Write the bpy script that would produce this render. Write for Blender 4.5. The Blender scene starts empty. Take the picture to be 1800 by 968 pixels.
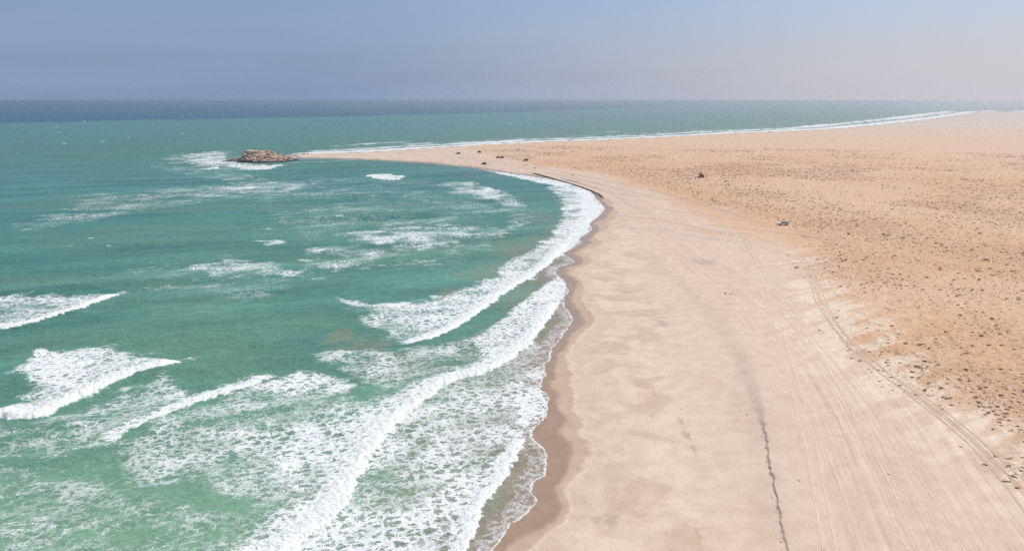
import bpy, bmesh, math, random
import numpy as np
from mathutils import Vector, Matrix

rng = np.random.default_rng(7)
random.seed(7)
R = math.radians
scene = bpy.context.scene
C = scene.collection

# ------------------------------------------------------------------ camera
CAM_H = 57.0
FPX = 1285.0                      # focal length in pixels of the 1800 px wide photograph
HORIZON = 178.5
PITCH = math.atan((484.0 - HORIZON) / FPX)
cam_data = bpy.data.cameras.new('camera')
cam_data.sensor_width = 36.0
cam_data.lens = 36.0 * FPX / 1800.0
cam_data.clip_start = 0.5
cam_data.clip_end = 200000.0
cam = bpy.data.objects.new('camera', cam_data)
cam.location = (0, 0, CAM_H)
cam.rotation_euler = (math.pi / 2 - PITCH, 0, 0)
C.objects.link(cam)
scene.camera = cam

# ------------------------------------------------------------------ sky, sun, exposure
SUN_AZ, SUN_EL = R(62), R(54)     # azimuth clockwise from the view direction (+Y)
world = bpy.data.worlds.new('World')
scene.world = world
world.use_nodes = True
wt = world.node_tree
wt.nodes.clear()


class NT:
    """tiny node builder"""
    def __init__(self, tree):
        self.t = tree

    def n(self, kind, **kw):
        nd = self.t.nodes.new(kind)
        for k, v in kw.items():
            if k.startswith('_'):
                setattr(nd, k[1:], v)
        return nd

    def put(self, sock, v):
        if v is None:
            return
        if hasattr(v, 'is_output'):
            self.t.links.new(v, sock)
        else:
            if isinstance(v, (tuple, list)) and len(v) == 3 and sock.type == 'RGBA':
                v = (*v, 1)
            sock.default_value = v

    def math(self, op, a, b=None, c=None, clamp=False):
        nd = self.n('ShaderNodeMath', _operation=op, _use_clamp=clamp)
        for i, v in enumerate((a, b, c)):
            self.put(nd.inputs[i], v)
        return nd.outputs[0]

    def vmath(self, op, a, b=None):
        nd = self.n('ShaderNodeVectorMath', _operation=op)
        self.put(nd.inputs[0], a)
        if b is not None:
            self.put(nd.inputs[1], b)
        return nd.outputs['Value'] if op in ('DOT_PRODUCT', 'LENGTH', 'DISTANCE') else nd.outputs[0]

    def scale(self, a, s):
        nd = self.n('ShaderNodeVectorMath', _operation='SCALE')
        self.put(nd.inputs[0], a)
        self.put(nd.inputs['Scale'], s)
        return nd.outputs[0]

    def mapr(self, v, a, b, c=0.0, d=1.0, smooth=True):
        nd = self.n('ShaderNodeMapRange', _interpolation_type='SMOOTHSTEP' if smooth else 'LINEAR')
        for i, x in enumerate((v, a, b, c, d)):
            self.put(nd.inputs[i], x)
        return nd.outputs[0]

    def mix(self, f, a, b, blend='MIX'):
        nd = self.n('ShaderNodeMix', _data_type='RGBA', _blend_type=blend)
        self.put(nd.inputs[0], f)
        self.put(nd.inputs[6], a)
        self.put(nd.inputs[7], b)
        return nd.outputs[2]

    def noise(self, vec, scale, detail=4, rough=0.55, dist=0.0, out='Fac'):
        nd = self.n('ShaderNodeTexNoise')
        self.put(nd.inputs['Vector'], vec)
        nd.inputs['Scale'].default_value = scale
        nd.inputs['Detail'].default_value = detail
        nd.inputs['Roughness'].default_value = rough
        nd.inputs['Distortion'].default_value = dist
        return nd.outputs['Fac'] if out == 'Fac' else nd.outputs['Color']

    def voro(self, vec, scale, feature='F1', rand=1.0, out='Distance'):
        nd = self.n('ShaderNodeTexVoronoi', _feature=feature)
        self.put(nd.inputs['Vector'], vec)
        nd.inputs['Scale'].default_value = scale
        nd.inputs['Randomness'].default_value = rand
        return nd.outputs[out]

    def attr(self, name, out='Fac'):
        nd = self.n('ShaderNodeAttribute')
        nd.attribute_name = name
        return nd.outputs[out]

    def comb(self, x, y, z=0.0):
        nd = self.n('ShaderNodeCombineXYZ')
        for i, v in enumerate((x, y, z)):
            self.put(nd.inputs[i], v)
        return nd.outputs[0]

    def sep(self, v):
        nd = self.n('ShaderNodeSeparateXYZ')
        self.put(nd.inputs[0], v)
        return nd.outputs

    def pos(self):
        return self.n('ShaderNodeNewGeometry').outputs['Position']

    def bump(self, h, strength, dist, normal=None):
        nd = self.n('ShaderNodeBump')
        self.put(nd.inputs['Strength'], strength)
        self.put(nd.inputs['Distance'], dist)
        self.put(nd.inputs['Height'], h)
        if normal is not None:
            self.put(nd.inputs['Normal'], normal)
        return nd.outputs[0]


w = NT(wt)
sky = w.n('ShaderNodeTexSky')
sky.sky_type = 'NISHITA'
sky.sun_disc = False
sky.sun_elevation = SUN_EL
sky.sun_rotation = SUN_AZ
sky.altitude = 0
sky.air_density = 1.0
sky.dust_density = 2.2
sky.ozone_density = 2.0
# dust hanging over the desert: the sky pales towards the sun's side and the horizon
gen = w.n('ShaderNodeTexCoord').outputs['Generated']
gx, gy, gz = w.sep(gen)
el = w.math('MAXIMUM', gz, 0.0)
side = w.mapr(w.math('ADD', gx, w.math('MULTIPLY', w.noise(w.vmath('MULTIPLY', gen, (1, 1, 5)), 1.6, 3), 0.25)), -0.18, 0.80)
low = w.math('POWER', w.math('SUBTRACT', 1.0, w.math('MINIMUM', w.math('MULTIPLY', el, 1.3), 1.0)), 2.0)
bands = w.noise(w.vmath('MULTIPLY', gen, (1.2, 1.2, 22)), 2.2, 4, 0.5)
blue_low = w.mix(w.mapr(bands, 0.35, 0.7), (2.6, 3.6, 5.5), (2.4, 3.25, 5.0))
dust_low = w.mix(side, blue_low, (6.4, 6.25, 6.75))
dust_high = w.mix(side, (2.4, 3.7, 6.2), (4.9, 6.1, 8.4))
dustc = w.mix(w.mapr(gz, 0.03, 0.15), dust_low, dust_high)
fac = w.math('MULTIPLY', low, 0.95)
skyc = w.mix(fac, sky.outputs[0], dustc)
bg = w.n('ShaderNodeBackground')
w.put(bg.inputs[0], skyc)
bg.inputs[1].default_value = 0.1
wo = w.n('ShaderNodeOutputWorld')
wt.links.new(bg.outputs[0], wo.inputs[0])

sun_data = bpy.data.lights.new('sun', 'SUN')
sun_data.energy = 3.9
sun_data.angle = R(0.6)
sun_data.color = (1.0, 0.96, 0.9)
sun = bpy.data.objects.new('sun', sun_data)
sdir = Vector((math.sin(SUN_AZ) * math.cos(SUN_EL), math.cos(SUN_AZ) * math.cos(SUN_EL), math.sin(SUN_EL)))
sun.rotation_euler = sdir.to_track_quat('Z', 'Y').to_euler()
sun.location = sdir * 300
C.objects.link(sun)

scene.view_settings.view_transform = 'Standard'
scene.view_settings.look = 'None'
scene.view_settings.exposure = 0.0
scene.view_settings.gamma = 1.0
scene.render.engine = 'CYCLES'
scene.cycles.max_bounces = 4
scene.cycles.diffuse_bounces = 2
scene.cycles.glossy_bounces = 2
scene.cycles.volume_bounces = 1
scene.cycles.use_denoising = False
scene.cycles.denoising_input_passes = 'RGB_ALBEDO_NORMAL'
scene.cycles.denoising_prefilter = 'ACCURATE'
scene.render.film_transparent = False

# ------------------------------------------------------------------ helpers: ground plan, noise, distances
ca, sa = math.cos(PITCH), math.sin(PITCH)


def at(px, py, z=0.0):
    """ground-plan point (x, y) seen at a pixel of the photograph, at height z"""
    u = (px - 900.0) / FPX
    v = -(py - 484.0) / FPX
    dz = -sa + v * ca
    k = (CAM_H - z) / -dz
    return (u * k, (ca + v * sa) * k)


def line(pts, z=0.0):
    return np.array([at(p[0], p[1], z) for p in pts], dtype=np.float64)


def smooth_line(P, it=2):
    """Chaikin corner cutting, open polyline; extra columns are carried along"""
    for _ in range(it):
        Q = 0.75 * P[:-1] + 0.25 * P[1:]
        S = 0.25 * P[:-1] + 0.75 * P[1:]
        M = np.empty((2 * len(Q), P.shape[1]))
        M[0::2], M[1::2] = Q, S
        P = np.vstack([P[:1], M, P[-1:]])
    return P


def sstep(a, b, x):
    t = np.clip((x - a) / (b - a), 0, 1)
    return t * t * (3 - 2 * t)


def _hash(ix, iy, seed):
    h = (ix.astype(np.int64) * 374761393 + iy.astype(np.int64) * 668265263 + seed * 974634777) & 0xFFFFFFFF
    h = ((h ^ (h >> 13)) * 1274126177) & 0xFFFFFFFF
    h = h ^ (h >> 16)
    return (h & 0xFFFFFF).astype(np.float64) / 0xFFFFFF


def vnoise(x, y, seed=0):
    ix, iy = np.floor(x), np.floor(y)
    fx, fy = x - ix, y - iy
    fx = fx * fx * (3 - 2 * fx)
    fy = fy * fy * (3 - 2 * fy)
    a, b = _hash(ix, iy, seed), _hash(ix + 1, iy, seed)
    c, d = _hash(ix, iy + 1, seed), _hash(ix + 1, iy + 1, seed)
    return (a + (b - a) * fx) * (1 - fy) + (c + (d - c) * fx) * fy


def fbm(x, y, oct=4, seed=0, gain=0.5):
    s, a, t = 0.0, 1.0, 0.0
    for o in range(oct):
        s = s + a * vnoise(x * 2 ** o + 17.3 * o, y * 2 ** o - 9.1 * o, seed + o)
        t += a
        a *= gain
    return s / t                      # 0..1


def seg_dist(X, Y, P, want_along=False, signed=False):
    """distance of points to polyline P (n,2+); optional side sign (left +) and carried columns"""
    n = len(X)
    best = np.full(n, 1e18)
    sgn = np.ones(n)
    carry = np.zeros((n, P.shape[1] - 2)) if P.shape[1] > 2 else None
    alen = np.zeros(n)
    acc = 0.0
    for i in range(len(P) - 1):
        ax, ay = P[i, :2]
        bx, by = P[i + 1, :2]
        dx, dy = bx - ax, by - ay
        L2 = dx * dx + dy * dy
        L = math.sqrt(L2)
        wx, wy = X - ax, Y - ay
        t = np.clip((wx * dx + wy * dy) / L2, 0, 1)
        ex, ey = wx - t * dx, wy - t * dy
        d2 = ex * ex + ey * ey
        m = d2 < best
        best[m] = d2[m]
        if signed:
            cr = dx * wy - dy * wx
            sgn[m] = np.where(cr[m] >= 0, 1.0, -1.0)
        if carry is not None:
            carry[m] = P[i, 2:] + t[m, None] * (P[i + 1, 2:] - P[i, 2:])
        if want_along:
            alen[m] = acc + t[m] * L
        acc += L
    d = np.sqrt(best)
    if signed:
        d = d * sgn
    return d, alen, carry, acc


def inside(X, Y, P):
    r = np.zeros(len(X), bool)
    n = len(P)
    for i in range(n):
        x0, y0 = P[i, :2]
        x1, y1 = P[(i + 1) % n, :2]
        if y0 == y1:
            continue
        c = ((y0 > Y) != (y1 > Y)) & (X < (x1 - x0) * (Y - y0) / (y1 - y0) + x0)
        r ^= c
    return r


def poly_sd(X, Y, P):
    Pc = np.vstack([P, P[:1]])
    d = seg_dist(X, Y, Pc)[0]
    return np.where(inside(X, Y, P), d, -d)


# ------------------------------------------------------------------ the plan of the coast
BAY = [(868, 968), (889, 940), (901, 919), (928, 903), (943, 883), (942, 875), (933, 862), (941, 846), (955, 835),
       (962, 819), (963, 813), (957, 794), (943, 778), (933, 757), (947, 746), (957, 737), (965, 733), (962, 722),
       (964, 712), (966, 698), (959, 689), (948, 684), (955, 668), (959, 657), (953, 650), (964, 631), (973, 612),
       (985, 592), (1006, 564), (1003, 552), (993, 540), (990, 522), (1000, 507), (993, 495), (977, 482), (979, 470),
       (995, 466), (1009, 461), (1001, 453), (988, 445), (1002, 438), (1025, 426), (1016, 421), (1042, 403), (1036, 393),
       (1055, 378), (1064, 366), (1057, 358), (1048, 349), (1041, 339), (1034, 332), (1014, 324), (991, 317), (960, 313),
       (934, 309.5), (914, 307), (873, 301), (852, 298.5), (838, 295), (806, 292), (780, 289.6), (758, 287), (709, 284),
       (645, 280.6), (597, 279), (523, 278)]
OCEAN = [(510, 272), (544, 270), (630, 268), (700, 264), (780, 258.5), (818, 257), (856, 254.5), (894, 253), (960, 249),
         (1030, 247), (1100, 244), (1200, 239.5), (1300, 233.6), (1375, 231), (1467, 226.7), (1550, 219), (1633, 210),
         (1675, 204.5), (1703, 200), (1722, 196)]
bayW = line(BAY)
oceanW = line(OCEAN)
near_ext = np.array([[-60, -160], [-30, -40], [-14, 20], [-7, 62]], float)
far_ext = np.array([[4300, 4600], [6500, 5400], [12000, 6800], [60000, 16000]], float)
land_poly = np.vstack([near_ext, bayW, oceanW, far_ext, [[60000, -60000], [-200, -60000]]])
shore_line = np.vstack([near_ext, bayW, oceanW, far_ext])
ocean_line = np.vstack([oceanW, far_ext])

# berm / erosion scarp: x, y, step height, half width of the step
BERM = [(880, 293, .3, 3), (930, 303, .9, .5), (960, 309.5, 1.1, .35), (1000, 320, 1.15, .3), (1030, 330, 1.15, .3),
        (1050, 339, 1.1, .3), (1060, 346, .9, .35), (1075, 365, .3, 3), (1110, 410, .15, 6), (1170, 470, .1, 7),
        (1240, 530, .12, 6), (1290, 600, .3, 2.6), (1315, 660, .45, 2.0), (1333, 715, .48, 1.3), (1343, 750, .40, .25),
        (1349, 790, .32, .08), (1357, 830, .35, .08), (1366, 880, .30, .08), (1378, 935, .26, .1), (1388, 985, .24, .3),
        (1410, 1080, .3, .8)]
bermW = np.array([[*at(b[0], b[1], 1.2), b[2], b[3]] for b in BERM])
bermW = np.vstack([bermW, [[42, 20, .3, 1], [40, -150, .3, 2]]])
bermW = smooth_line(bermW, 1)
# edge of the shrub-dotted plain (left side of the line = plain)
PLAIN = [(830, 262), (900, 280), (960, 292), (1060, 305), (1120, 325), (1190, 343), (1280, 365), (1330, 385), (1400, 415), (1440, 440),
         (1425, 470), (1440, 520), (1470, 560), (1510, 600), (1560, 645), (1620, 690), (1690, 745), (1760, 800), (1850, 870)]
plainW = line(PLAIN, 2.0)
plainW = np.vstack([plainW, [[110, 20], [115, -200]]])

# ------------------------------------------------------------------ polar grid shared by sea and land
fine = np.arange(-39.5, 39.5, 0.062)
l1 = -39.5 - np.cumsum(np.linspace(0.07, 2.2, 36))
l1 = l1[l1 > -150]
ang = np.concatenate([l1[::-1], fine, -l1])
gap = np.arange(-l1[-1] + 3.0, 360 + l1[-1] - 1.5, 4.0)
ang = np.radians(np.concatenate([ang, gap]))
NA = len(ang)
dep = np.arange(0.80, 0.0034, -0.00108)
rad = CAM_H / np.tan(dep)
rad = np.concatenate([[8, 20, 30, 38, 45, 51], rad[rad > 54], [18500, 22000, 27000, 34000, 43000]])
NR = len(rad)
RR, AA = np.meshgrid(rad, ang, indexing='ij')
# jitter-free plan coordinates
GX = (RR * np.sin(AA)).ravel()
GY = (RR * np.cos(AA)).ravel()
GR = RR.ravel()
idx = np.arange(NR * NA).reshape(NR, NA)
q = np.stack([idx[:-1], np.roll(idx, -1, 1)[:-1], np.roll(idx, -1, 1)[1:], idx[1:]], -1).reshape(-1, 4)

SD, ALONG, _, _ = seg_dist(GX, GY, shore_line, want_along=True)
INL = inside(GX, GY, land_poly)
D = np.where(INL, SD, -SD)                       # + inland, - at sea
near_m = np.abs(D) < 60
wob = np.zeros_like(D)
wob[near_m] = (fbm(GX[near_m] * .35, GY[near_m] * .35, 3, 3) - .5) * 1.6 + (fbm(GX[near_m] * 1.4, GY[near_m] * 1.4, 2, 5) - .5) * .5
D = D + wob * np.clip(1 - np.abs(D) / 60, 0, 1)


def build(name, verts, keep, smooth=True):
    """mesh of the kept quads of the polar grid with reindexed vertices"""
    f = q[keep]
    used = np.zeros(NR * NA, bool)
    used[f.ravel()] = True
    remap = np.cumsum(used) - 1
    v = verts[used]
    f = remap[f][:, ::-1]
    me = bpy.data.meshes.new(name)
    me.vertices.add(len(v))
    me.vertices.foreach_set('co', v.astype(np.float32).ravel())
    me.loops.add(f.size)
    me.loops.foreach_set('vertex_index', f.astype(np.int32).ravel())
    me.polygons.add(len(f))
    me.polygons.foreach_set('loop_start', (np.arange(len(f)) * 4).astype(np.int32))
    me.polygons.foreach_set('use_smooth', np.full(len(f), smooth, bool))
    me.update()
    ob = bpy.data.objects.new(name, me)
    C.objects.link(ob)
    return ob, used


def fattr(me, name, data):
    a = me.attributes.new(name, 'FLOAT', 'POINT')
    a.data.foreach_set('value', data.astype(np.float32))


def cattr(me, name, rgb):
    a = me.attributes.new(name, 'FLOAT_COLOR', 'POINT')
    out = np.ones((len(rgb), 4), np.float32)
    out[:, :3] = rgb
    a.data.foreach_set('color', out.ravel())


def tag(o, label=None, cat=None, group=None, kind=None):
    if label:
        o['label'] = label
    if cat:
        o['category'] = cat
    if group:
        o['group'] = group
    if kind:
        o['kind'] = kind
    return o


def new_mat(name):
    m = bpy.data.materials.new(name)
    m.use_nodes = True
    t = m.node_tree
    t.nodes.clear()
    nt = NT(t)
    out = nt.n('ShaderNodeOutputMaterial')
    p = nt.n('ShaderNodeBsdfPrincipled')
    t.links.new(p.outputs[0], out.inputs[0])
    return m, nt, p


def lerp(a, b, t):
    return a + (np.asarray(b) - a) * t[:, None]


# ================================================================== LAND
def land_fields(X, Y, d):
    """height of the land and the helper fields at plan points"""
    r = np.hypot(X, Y)
    bs, ba, bc, _ = seg_dist(X, Y, bermW, want_along=True, signed=True)
    jit = (fbm(X * .9, Y * .9, 3, 21) - .5) * .9 * np.clip(1.0 - bc[:, 1] * .5, 0.1, 1)
    step = bc[:, 0] * sstep(-1, 1, (bs + jit) / np.maximum(bc[:, 1], .1))
    inl = sstep(4, 30, d)
    z = np.where(d < 0, .05 * d, 0)
    dd = np.maximum(d, 0)
    z = z + 1.15 * (1 - np.exp(-dd * .045 / 1.15)) + .012 * np.clip(dd - 30, 0, 40)
    z = z + step * inl
    z = z + inl * (fbm(X * .03, Y * .03, 3, 31) - .5) * .5
    ps = seg_dist(X, Y, plainW, signed=True)[0]
    return z, bs, ba, ps


def full_land(X, Y, d):
    z, bs, ba, ps = land_fields(X, Y, d)
    r = np.hypot(X, Y)
    des = sstep(-6, 10, ps + (fbm(X * .05, Y * .05, 4, 41) - .5) * 26)      # shrub plain mask
    hum = fbm(X * .55, Y * .55, 3, 51)
    hum2 = fbm(X * .16, Y * .16, 2, 53)
    z = z + des * (np.clip(hum - .47, 0, 1) * 1.3 + (hum2 - .5) * .5)
    back = sstep(2, 10, bs) * (1 - des)
    groove = vnoise(bs * 1.1 + fbm(X * .02, Y * .02, 2, 61) * 8, ba * .015, 63)
    z = z + back * (groove - .5) * .09 * sstep(420, 200, r)
    hill = sstep(2800, 4600, r) * sstep(100, 500, d)
    z = z + hill * (np.clip(fbm(X * .0012, Y * .0012, 4, 71) - .42, 0, 1) * 55 + 3)
    return z, bs, ba, ps, des, back


def land_at(X, Y):
    X, Y = np.atleast_1d(np.asarray(X, float)), np.atleast_1d(np.asarray(Y, float))
    d = seg_dist(X, Y, shore_line)[0]
    d = np.where(inside(X, Y, land_poly), d, -d)
    return full_land(X, Y, d), d


def ground(px, py):
    """point of the land seen at a pixel, height included"""
    z = 1.6
    for _ in range(3):
        x, y = at(px, py, z)
        z = float(land_at(x, y)[0][0][0])
    return x, y, z


landm = D > -14
lz = np.full(NR * NA, -1.5)
Xl, Yl, Dl, Rl = GX[landm], GY[landm], D[landm], GR[landm]
z, bs, ba, ps, des, back = full_land(Xl, Yl, Dl)
edge_band = np.exp(-((ps + 3 + (fbm(Xl * .03, Yl * .03, 3, 43) - .5) * 16) / 13) ** 2) * sstep(330, 210, Yl) * sstep(20, 60, Xl)
lz[landm] = z

# colours of the sand, with haze painted in at a distance
BEACH = np.array([.60, .468, .36])
PINK = np.array([.545, .41, .325])
CREAM = np.array([.60, .48, .375])
DESERT = np.array([.575, .362, .222])
DESERT2 = np.array([.60, .415, .28])
PALE = np.array([.68, .56, .45])
DAMP = np.array([.44, .315, .232])
WET = np.array([.30, .195, .128])
DARKD = np.array([.46, .31, .21])
n1 = fbm(Xl * .035, Yl * .035, 4, 81)
n2 = fbm(Xl * .12 + 5, Yl * .05, 4, 83)
n3 = fbm(Xl * .5, Yl * .5, 3, 85)
col = np.tile(BEACH, (len(Xl), 1))
col = lerp(col, CREAM, sstep(.42, .62, n1))
col = lerp(col, PINK, sstep(.52, .68, n2) * .5)
wx = Xl + (fbm(Xl * .08, Yl * .08, 3, 841) - .5) * 16
wy = Yl + (fbm(Xl * .08 + 50, Yl * .08, 3, 843) - .5) * 16
sw1 = fbm(wx * .14, wy * .22, 5, 845, .55)
drying = sstep(4, 9, Dl) * sstep(34, 20, Dl) * (1 - des)
col = lerp(col, np.array([.63, .515, .40]), sstep(.50, .60, sw1) * .75 * drying)
col = lerp(col, np.array([.49, .37, .275]), sstep(.49, .38, sw1) * .6 * drying)
# back beach is pinker, the berm face also darker
col = lerp(col, np.array([.605, .465, .37]), sstep(-1, 4, bs) * (1 - des) * .7)
col = lerp(col, np.array([.52, .395, .325]), np.exp(-((bs + .6) / 2.4) ** 2) * sstep(330, 200, Rl) * .38 * (ba > 0))
# far: plain colour
tone = fbm(Xl * .012 + 3, Yl * .012, 4, 87)
dcol = DESERT + (DESERT2 - DESERT) * sstep(.38, .62, tone)[:, None]
dcol = lerp(dcol, DARKD, sstep(.56, .72, fbm(Xl * .02, Yl * .02, 4, 89)) * .45)
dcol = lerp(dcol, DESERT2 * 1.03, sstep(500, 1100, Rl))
dcol = lerp(dcol, np.array([.56, .465, .40]), sstep(800, 2600, Rl))  # haze painted into the far sand: paler and greyer with distance
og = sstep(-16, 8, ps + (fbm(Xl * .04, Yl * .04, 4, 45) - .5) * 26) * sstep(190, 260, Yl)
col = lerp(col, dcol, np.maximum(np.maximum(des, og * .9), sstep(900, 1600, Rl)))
tg = seg_dist(Xl, Yl, line([(1190, 352), (1270, 383), (1340, 408), (1420, 430), (1450, 445)], 1.8))[0] + (fbm(Xl * .08, Yl * .08, 4, 47) - .5) * 16
col = lerp(col, DESERT * np.array([1.02, 1.02, 1.0]), sstep(15, 3, tg) * .6)
pl = edge_band * sstep(.40, .60, fbm((Xl * .75 + Yl * .55) * .09, (Xl * .55 - Yl * .75) * .5, 4, 91))
col = lerp(col, PALE, pl)
# orange track crossing the plain towards the right
ROAD = [(1180, 343), (1280, 372), (1345, 396), (1430, 410), (1500, 425), (1600, 447), (1700, 460), (1830, 474)]
roadW = line(ROAD, 2.2)
rd = seg_dist(Xl, Yl, roadW)[0] + (fbm(Xl * .15, Yl * .15, 3, 93) - .5) * 4
roadm = sstep(3.6, 1.2, rd)
col = lerp(col, np.array([.50, .335, .225]), roadm * .55)
rd2 = seg_dist(Xl, Yl, line([(1210, 400), (1330, 418), (1400, 437), (1480, 448), (1600, 455)], 2.0))[0] + (fbm(Xl * .1, Yl * .1, 3, 95) - .5) * 9
col = lerp(col, np.array([.53, .35, .235]), sstep(5, 0, rd2) * .5)
rd3 = seg_dist(Xl, Yl, line([(1090, 395), (1170, 402), (1250, 420), (1320, 428)], 1.6))[0] + (fbm(Xl * .3, Yl * .12, 4, 97) - .5) * 12
col = lerp(col, np.array([.50, .40, .335]), sstep(5, 0, rd3) * .55)
# spit
# wet swash zone: lobed tide marks
lob = (fbm(Xl * .09, Yl * .06, 3, 101) - .5)
lob2 = (fbm(Xl * .05 + 40, Yl * .035, 3, 103) - .5)
fine_w = (fbm(Xl * .8, Yl * .8, 3, 105) - .5)
wsc = np.interp(Rl, [80, 110, 150, 200, 300, 450, 700, 1500], [.85, .85, .65, .62, .95, .8, .8, .5])
w3 = sstep(.5, -.5, Dl - (15 + lob2 * 24) * wsc - fine_w * 1.6)
w2 = sstep(.35, -.35, Dl - (8.0 + lob2 * 11 + lob * 5) * wsc - fine_w * .6)
w1 = sstep(.9, -.7, Dl - (3.9 + lob * 7) * wsc - fine_w * .3)
col = lerp(col, np.array([.565, .44, .335]), w3 * .55)
col = lerp(col, DAMP * (0.92 + .2 * n3[:, None]), w2 * .75)
col = lerp(col, WET, w1 * .75)
mk = np.exp(-((Dl - (8.0 + lob2 * 11 + lob * 5) * wsc - fine_w * .6 - .35) / .3) ** 2) * sstep(260, 160, Rl)
col = lerp(col, np.array([.66, .54, .43]), mk * .5)
# dark damp smudges on the middle beach
for (sx, sy, sw, sl) in [(1197, 737, .5, 2.2), (1206, 760, .9, 1.6), (1212, 765, .5, 1.6), (1219, 783, .4, 1.6), (1150, 688, .5, 1.4),
                         (1228, 935, .5, 2.5), (1075, 905, 1.1, 2.2), (1048, 905, .8, 1.2), (1100, 512, 2, 2.5), (1165, 567, 1.5, 4),
                         (1020, 535, 1.2, 2.5), (1240, 462, 5, 5)]:
    cx, cy = at(sx, sy, 1.0)
    e = np.hypot((Xl - cx) / sw, (Yl - cy) / sl) + (fbm(Xl * 1.2, Yl * 1.2, 3, 107) - .5) * 1.4
    col = lerp(col, np.array([.40, .31, .26]), sstep(1.1, .5, e) * .6)
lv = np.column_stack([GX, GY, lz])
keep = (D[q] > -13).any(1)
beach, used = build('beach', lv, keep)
sel = used[landm]


def field(vals, fill=0.0):
    full = np.full((NR * NA,) + vals.shape[1:], fill, float)
    full[landm] = vals
    return full[used]


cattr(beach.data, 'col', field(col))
fattr(beach.data, 'wet', field(np.clip(w1 + .35 * w2, 0, 1)))
fattr(beach.data, 'plain', field(des))
fattr(beach.data, 'across', field(bs))
fattr(beach.data, 'along', field(ba))
fattr(beach.data, 'back', field(back))
tag(beach, 'pale beach and orange sand plain curving round the bay', kind='structure')

mat_sand, nt, p = new_mat('sand')
P = nt.pos()
c = nt.attr('col', 'Color')
wet = nt.attr('wet')
plain = nt.attr('plain')
backn = nt.attr('back')
grain = nt.noise(P, 9.0, 3, .7)
blot = nt.noise(P, .35, 5, .6)
stre = nt.noise(nt.comb(nt.math('MULTIPLY', nt.attr('across'), 1.5), nt.math('MULTIPLY', nt.attr('along'), .03), 0), 1.0, 5, .62)
c = nt.mix(1.0, c, nt.mix(grain, (.90, .90, .90), (1.08, 1.08, 1.08)), 'MULTIPLY')
c = nt.mix(1.0, c, nt.mix(nt.mapr(blot, .3, .7), (.93, .915, .90), (1.05, 1.055, 1.06)), 'MULTIPLY')
c = nt.mix(nt.math('MULTIPLY', backn, .9), c, nt.mix(1.0, c, nt.mix(nt.mapr(stre, .35, .65), (.93, .90, .88), (1.05, 1.05, 1.05)), 'MULTIPLY'))
# dark and pale speckle between the shrubs
sp = nt.noise(nt.vmath('MULTIPLY', P, (.8, 1.3, 1)), 1.25, 4, .6)
c = nt.mix(nt.math('MULTIPLY', plain, nt.mapr(sp, .535, .68, 0, .60)), c, (.29, .165, .095))
c = nt.mix(nt.math('MULTIPLY', plain, nt.mapr(sp, .42, .30, 0, .45)), c, (.66, .48, .34))
nt.put(p.inputs['Base Color'], c)
nt.put(p.inputs['Roughness'], nt.mapr(wet, 0, 1, .95, .3))
p.inputs['Specular IOR Level'].default_value = .25
hb = nt.math('ADD', nt.noise(P, 1.6, 5, .6), nt.math('MULTIPLY', nt.noise(P, 7, 2, .5), .2))
hb = nt.math('ADD', hb, nt.math('MULTIPLY', stre, nt.math('MULTIPLY', backn, 1.2)))
hb = nt.math('ADD', hb, nt.math('MULTIPLY', nt.noise(P, .9, 4, .6), nt.math('MULTIPLY', plain, 3.0)))
nt.put(p.inputs['Normal'], nt.bump(hb, nt.mapr(wet, 0, 1, .6, .06), .16))
beach.data.materials.append(mat_sand)

# ================================================================== SEA
seam = D < 4
Xs, Ys, Ds, Rs = GX[seam], GY[seam], D[seam], GR[seam]
N = len(Xs)
foam = np.zeros(N)
crest = np.zeros(N)
zs = np.zeros(N)
warp = (fbm(Xs * .25, Ys * .25, 4, 201) - .5)
warp2 = (fbm(Xs * 1.1, Ys * 1.1, 3, 203) - .5)
# swell
od = seg_dist(Xs, Ys, ocean_line)[0]


def swell(dx, dy, wl, amp, ph, seed):
    k = 2 * math.pi / wl
    w_ = (fbm(Xs / (wl * 3), Ys / (wl * 3), 3, seed) - .5) * 9
    s = np.sin(k * (Xs * dx + Ys * dy) + w_ + ph)
    return amp * (np.exp(s * 1.2) / 2.2 - .55) * (.3 + 1.4 * fbm(Xs / (wl * 2.5), Ys / (wl * 2.5), 2, seed + 5))


zs += swell(.32, -.95, 34, .48, 0.3, 211) + swell(.55, -.84, 19, .26, 1.3, 221) + swell(-.1, -.99, 11, .15, 2.0, 231)
zs *= sstep(-6, -45, Ds) * sstep(9000, 1500, Rs)
zs += (fbm(Xs * .45, Ys * .45, 3, 241) - .5) * .22 * sstep(-8, -40, Ds) * sstep(700, 150, Rs)


def foam_poly(pts, cov, feather=2.5, rag=3.0, z=0.0):
    W = line(pts, z)
    lo, hi = W.min(0) - feather * 2 - rag, W.max(0) + feather * 2 + rag
    m = (Xs > lo[0]) & (Xs < hi[0]) & (Ys > lo[1]) & (Ys < hi[1])
    if not m.any():
        return
    sd = poly_sd(Xs[m], Ys[m], W) + warp[m] * 2 * rag
    foam[m] = np.maximum(foam[m], cov * sstep(-feather, feather, sd))


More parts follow.
